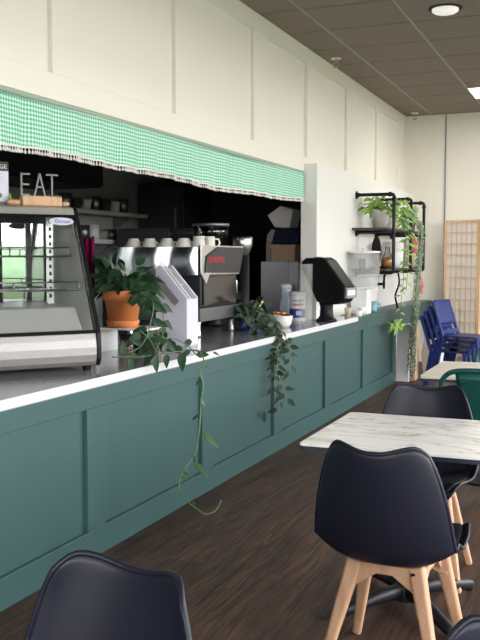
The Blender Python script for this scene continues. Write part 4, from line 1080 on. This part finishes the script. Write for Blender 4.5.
# ------------------------------------------------------------------ dining chair (moulded shell, beech legs)
SC = 1.015
PROF = [(.00, .238, .410, .165), (.06, .240, .437, .190), (.14, .205, .450, .214), (.28, .10, .440, .235), (.42, -.03, .424, .246), (.52, -.125, .418, .251), (.60, -.19, .434, .252),
        (.67, -.230, .482, .249), (.75, -.252, .570, .240), (.83, -.268, .660, .225), (.90, -.282, .738, .208), (.96, -.293, .800, .192), (1.0, -.298, .834, .180)]
def pinterp(t):
    for a, b in zip(PROF, PROF[1:]):
        if t <= b[0] + 1e-9:
            k = (t - a[0]) / (b[0] - a[0]); return [a[i] + (b[i] - a[i]) * k for i in (1, 2, 3)]
    return list(PROF[-1][1:])
def shell(s, t, off=0):
    y, z, w = pinterp(t)
    bk = max(0, min(1, (t - .5) / .2)); bk = bk * bk * (3 - 2 * bk); se = 1 - bk
    a = abs(s)
    x = w * s
    y2 = y + bk * .075 * a ** 2.3 + .015 * se * 0
    z2 = z + se * (.045 * a ** 3.0) * (1 - .5 * max(0, 1 - t / .14))
    tp = max(0, (t - .80) / .2)
    z2 += tp ** 1.5 * (.024 * math.sin(min(1, a / .76) * PI / 2) ** 2.4 - .036 * max(0, (a - .70) / .30) ** 2)
    x -= math.copysign(tp ** 2 * .008 * max(0, (a - .75) / .25), s)
    jn = math.exp(-((t - .56) / .10) ** 2); z2 += jn * .058 * a ** 3.2
    return (x * SC, y2 * SC, z2 * SC)
def make_chair(label):
    t = thing('dining_chair', label, 'chair', (0, 0, 0), 0, 'black dining chairs with beech legs')
    NU_, NV_ = 20, 30
    b = MB(); b.grid(lambda u, v: shell(2 * u - 1, v), NU_, NV_)
    o = b.build('seat_shell', M['black_shell'], t, smooth=True, solid=.014, sub=1, world=False)
    # rim piping around the edge of the shell
    e = [shell(-1, v / 40) for v in range(41)] + [shell(-1 + 2 * u / 24, 1) for u in range(1, 25)] + [shell(1, 1 - v / 40) for v in range(1, 41)]
    MB().tube(e, .0073, 8).build('rim', M['black_shell'], o, smooth=True, world=False)
    # pad over the seat and the inner side of the back
    def padf(u, v):
        s = (2 * u - 1) * .90; tt = .06 + .50 * v
        x, y, z = shell(s, tt); edge = (1 - (2 * u - 1) ** 6) * (1 - (2 * v - 1) ** 6)
        return (x, y, z + .008 + .022 * edge)
    b = MB(); b.grid(padf, 16, 16); b.build('seat_cushion', M['black_pad'], t, smooth=True, solid=.008, sub=1, world=False)
    zt_ = .418 * SC
    for sx in (-1, 1):
        for sy in (-1, 1):
            p = Vector((sx * (.112 if sy < 0 else .135), sy * .120 - .01, zt_)); q = Vector((sx * .215, sy * .205 - .01, .001))
            b = MB(); b.beam(p, q, .058, .044, (0, 1, 0), .034, .028)
            b.build('leg', M['beech'], t, world=False, bevel=.011, bseg=3)
    for sy in (-1, 1):      # arched rails joining the legs across the width
        y = sy * .128 - .01; k = .112 if sy < 0 else .135
        f5 = lambda a, b_, e: (a, e, b_)
        MB().prism([(-k - .03, .325), (-k - .02, zt_ - .004), (k + .02, zt_ - .004), (k + .03, .325), (k - .012, .335), (.030, .385), (-.030, .385), (-k + .012, .335)], (y - .013, y + .013), f5).build('rail', M['beech'], t, world=False, bevel=.004)
    for sx in (-1, 1):
        x = sx * .132
        f6 = lambda a, b_, e: (e, a, b_)
        rl = MB().prism([(-.150, .345), (-.135, zt_ - .006), (.115, zt_ - .006), (.130, .345), (.10, .355), (.05, .395), (-.07, .395), (-.12, .355)], (x - .011, x + .011), f6).build('rail', M['beech'], t, world=False, bevel=.004)
    MB().box((.105, -.1535, .40), (.016, .006, .016)).build('bolt', M['black'], t, world=False)
    return t
ch = make_chair('black moulded chair with beech legs tucked under the near side of the marble table')
ch.location = (1.655, 3.215, 0); ch.rotation_euler = (0, 0, math.radians(-4))
dup(ch, (1.545, 4.20, 0), PI + .02, 'black moulded chair facing the camera behind the marble table')
dup(ch, (1.392, 1.33, 0), PI - .21, 'black moulded chair in the bottom left foreground beside the teal counter')
dup(ch, (2.285, 1.315, 0), PI + .02, 'black moulded chair cut off at the bottom right corner')

# ------------------------------------------------------------------ marble table
tt = thing('marble_table', 'square marble topped table with black pedestal among the black chairs', 'table', (1.6, 3.85, 0))
X0, X1, Y0, Y1 = 1.195, 2.01, 3.455, 4.262
def rrect(x0, x1, y0, y1, r, n=4):
    o = []
    for cx, cy, a0 in ((x1 - r, y1 - r, 0), (x0 + r, y1 - r, PI / 2), (x0 + r, y0 + r, PI), (x1 - r, y0 + r, 1.5 * PI)):
        for i in range(n + 1): o.append((cx + r * math.cos(a0 + PI / 2 * i / n), cy + r * math.sin(a0 + PI / 2 * i / n)))
    return o
MB().prism(rrect(X0, X1, Y0, Y1, .02), (.735, .746)).build('tabletop', M['marble'], tt, bevel=.002)
MB().prism(rrect(X0, X1, Y0, Y1, .02), (.718, .7349)).build('edge_band', M['dark_edge'], tt)
tcx, tcy = 1.575, 3.80
b = MB(); b.lathe([(.10, .712), (.10, .7175)], (tcx, tcy, 0), 20); b.tube([(tcx, tcy, .05), (tcx, tcy, .712)], .034, 18); b.lathe([(.06, .03), (.058, .075), (.036, .11)], (tcx, tcy, 0), 20); b.build('column', M['black_metal'], tt, smooth=False)
for sx, sy in ((-1, -1), (1, -1), (-1, 1), (1, 1)):
    e = Vector((tcx + sx * .23, tcy + sy * .28, .0))
    b = MB(); b.tube([Vector((tcx, tcy, .068)), Vector((tcx, tcy, .066)) * .6 + (e + Vector((0, 0, .06))) * .4, e + Vector((0, 0, .030)), e + Vector((sx * .012, sy * .015, .022))], [.034, .030, .024, .012], 10)
    b.lathe([(.014, .001), (.014, .02)], e, 10)
    b.build('foot', M['black_metal'], tt, smooth=True)

# ------------------------------------------------------------------ rear table and green metal chairs
t2_ = thing('small_table', 'pale topped table between the two green metal chairs', 'table', (1.6, 6.2, 0))
MB().prism(rrect(1.235, 2.05, 5.80, 6.68, .015), (.722, .742)).build('tabletop', M['cream_top'], t2_, bevel=.002)
MB().prism(rrect(1.237, 2.048, 5.802, 6.678, .015), (.705, .7219)).build('edge_band', M['dark_edge'], t2_)
b = MB(); b.tube([(1.64, 6.24, .03), (1.64, 6.24, .704)], .035, 14); b.lathe([(.24, .001), (.24, .012), (.06, .04)], (1.64, 6.24, 0), 24); b.build('pedestal', M['black_metal'], t2_)
def make_tolix(label):
    t = thing('metal_chair', label, 'chair', (0, 0, 0), 0, 'deep teal metal chairs')
    MB().prism(rrect(-.185, .185, -.17, .19, .06), (.435, .455)).build('seat', M['tealchair'], t, bevel=.008, world=False)
    for sx in (-1, 1):
        for sy in (-1, 1):
            MB().beam((sx * .165, sy * .155 + .01, .44), (sx * .215, sy * .22 + .01, .001), .045, .034, (0, 1, 0), .03, .024).build('leg', M['tealchair'], t, world=False, bevel=.006)
    b = MB(); b.tube(smoothpath([(-.185, -.10, .44), (-.205, -.16, .58), (-.205, -.195, .73), (-.18, -.205, .79), (-.12, -.212, .822), (0, -.215, .83), (.12, -.212, .822), (.18, -.205, .79), (.205, -.195, .73), (.205, -.16, .58), (.185, -.10, .44)], 5), .0155, 10)
    b.build('back_frame', M['tealchair'], t, smooth=True, world=False)
    b = MB(); b.grid(lambda u, v: ((u - .5) * (.16 + .08 * v), -.165 - .048 * v - .006 * math.cos((u - .5) * 3), .455 + .36 * v), 8, 8); b.build('backrest', M['tealchair'], t, smooth=True, solid=.006, world=False)
    b = MB()
    e = [(-.06, .50), (-.085, .74), (0, .775), (.085, .74), (.06, .50)]
    b.tube([(x, -.178 - .05 * (z - .455) / .36 , z) for x, z in e], .005, 6); b.build('pressed_rib', M['tealchair'], t, smooth=True, world=False)
    return t
tx = make_tolix('deep teal metal chair with its back to the camera at the pale table')
tx.location = (1.635, 5.66, 0)
dup(tx, (1.625, 6.92, 0), PI, 'deep teal metal chair beyond the pale table, facing the camera')

# ------------------------------------------------------------------ blue stacked chairs
def make_blue(label):
    t = thing('blue_chair', label, 'chair', (0, 0, 0), 0, 'stacked blue chairs')
    b = MB(); b.grid(lambda u, v: ((u - .5) * .42, -.20 + .42 * v, .455 - .012 * math.sin(u * PI) * math.sin(v * PI) - .03 * max(0, (v - .85) / .15) ** 2), 8, 10); b.build('seat', M['blue'], t, smooth=True, solid=.018, world=False)
    yb = lambda z: -.205 - .13 * (z - .45) / .40
    for sx in (-1, 1):
        b = MB(); b.beam((sx * .195, yb(.84), .84), (sx * .20, -.195, .44), .035, .03, (0, 1, 0)); b.beam((sx * .20, -.195, .45), (sx * .215, -.28, .001), .038, .032, (0, 1, 0), .03, .026); b.build('leg', M['blue'], t, world=False, bevel=.006)
        b = MB(); b.beam((sx * .195, .20, .445), (sx * .215, .235, .001), .038, .032, (0, 1, 0), .03, .026); b.build('leg', M['blue'], t, world=False, bevel=.006)
    b = MB(); b.grid(lambda u, v: ((u - .5) * .385, yb(.58 + .28 * v) + .015 - .02 * math.sin(u * PI), .58 + .27 * v), 8, 6); b.build('backrest', M['blue'], t, smooth=True, solid=.016, world=False)
    b = MB(); b.beam((-.19, yb(.50) + .01, .50), (.19, yb(.50) + .01, .50), .02, .05); b.build('lower_bar', M['blue'], t, world=False, bevel=.004)
    return t
bl = ['lowest blue chair of the stack by the folding screen', 'second blue chair from the bottom of the stack', 'third blue chair from the bottom of the stack', 'topmost blue chair of the stack by the folding screen']
ang = math.radians(-106); fx = Vector((-math.sin(ang), math.cos(ang), 0))
bc0 = make_blue(bl[0])
bs = Vector((.765, 10.30, 0))
for i in range(4):
    p = bs + fx * (.048 * i) + Vector((0, 0, .058 * i + .0005))
    if i == 0: bc0.location = p; bc0.rotation_euler = (0, 0, ang)
    else: dup(bc0, p, ang, bl[i])

# ------------------------------------------------------------------ light
w = bpy.data.worlds.new('sky'); bpy.context.scene.world = w; w.use_nodes = True
wt_ = w.node_tree; bg = wt_.nodes['Background']
tcw = wt_.nodes.new('ShaderNodeTexCoord'); sx_ = wt_.nodes.new('ShaderNodeSeparateXYZ'); wt_.links.new(tcw.outputs['Generated'], sx_.inputs[0])
rw = ramp(wt_, [(.0, (1.0, .975, .935)), (.35, (.95, .965, 1.0)), (1, (.74, .86, 1.0))])
wt_.links.new(sx_.outputs['Z'], rw.inputs['Fac']); wt_.links.new(rw.outputs['Color'], bg.inputs['Color'])
bg.inputs['Strength'].default_value = 5.6
def area(name, loc, rot, sx, sy, power, col, portal=False):
    l = bpy.data.lights.new(name, 'AREA'); l.shape = 'RECTANGLE'; l.size = sx; l.size_y = sy; l.energy = power; l.color = col
    if portal: l.cycles.is_portal = True
    o = bpy.data.objects.new(name, l); C.objects.link(o); o.location = loc; o.rotation_euler = rot; return o
for i in range(4):
    a, b = piers[i][1], piers[i + 1][0]
    area('window_portal', (XR + .02, (a + b) / 2, 1.75), (0, PI / 2, 0), 2.8, b - a, 1, (1, 1, 1), True)
area('shopfront_portal', (1.45, YF - .01, 1.75), (PI / 2, 0, 0), 2.5, 1.7, 1, (1, 1, 1), True)

sc = bpy.context.scene
sc.view_settings.view_transform = 'Standard'; sc.view_settings.look = 'None'
sc.view_settings.gamma = 1; sc.view_settings.use_curve_mapping = False
sc.view_settings.exposure = 1.5
sc.cycles.use_denoising = True
sc.cycles.max_bounces = 8; sc.cycles.diffuse_bounces = 4; sc.cycles.glossy_bounces = 4; sc.cycles.transparent_max_bounces = 24
sc.cycles.caustics_reflective = False; sc.cycles.caustics_refractive = False
sc.cycles.sample_clamp_indirect = 6
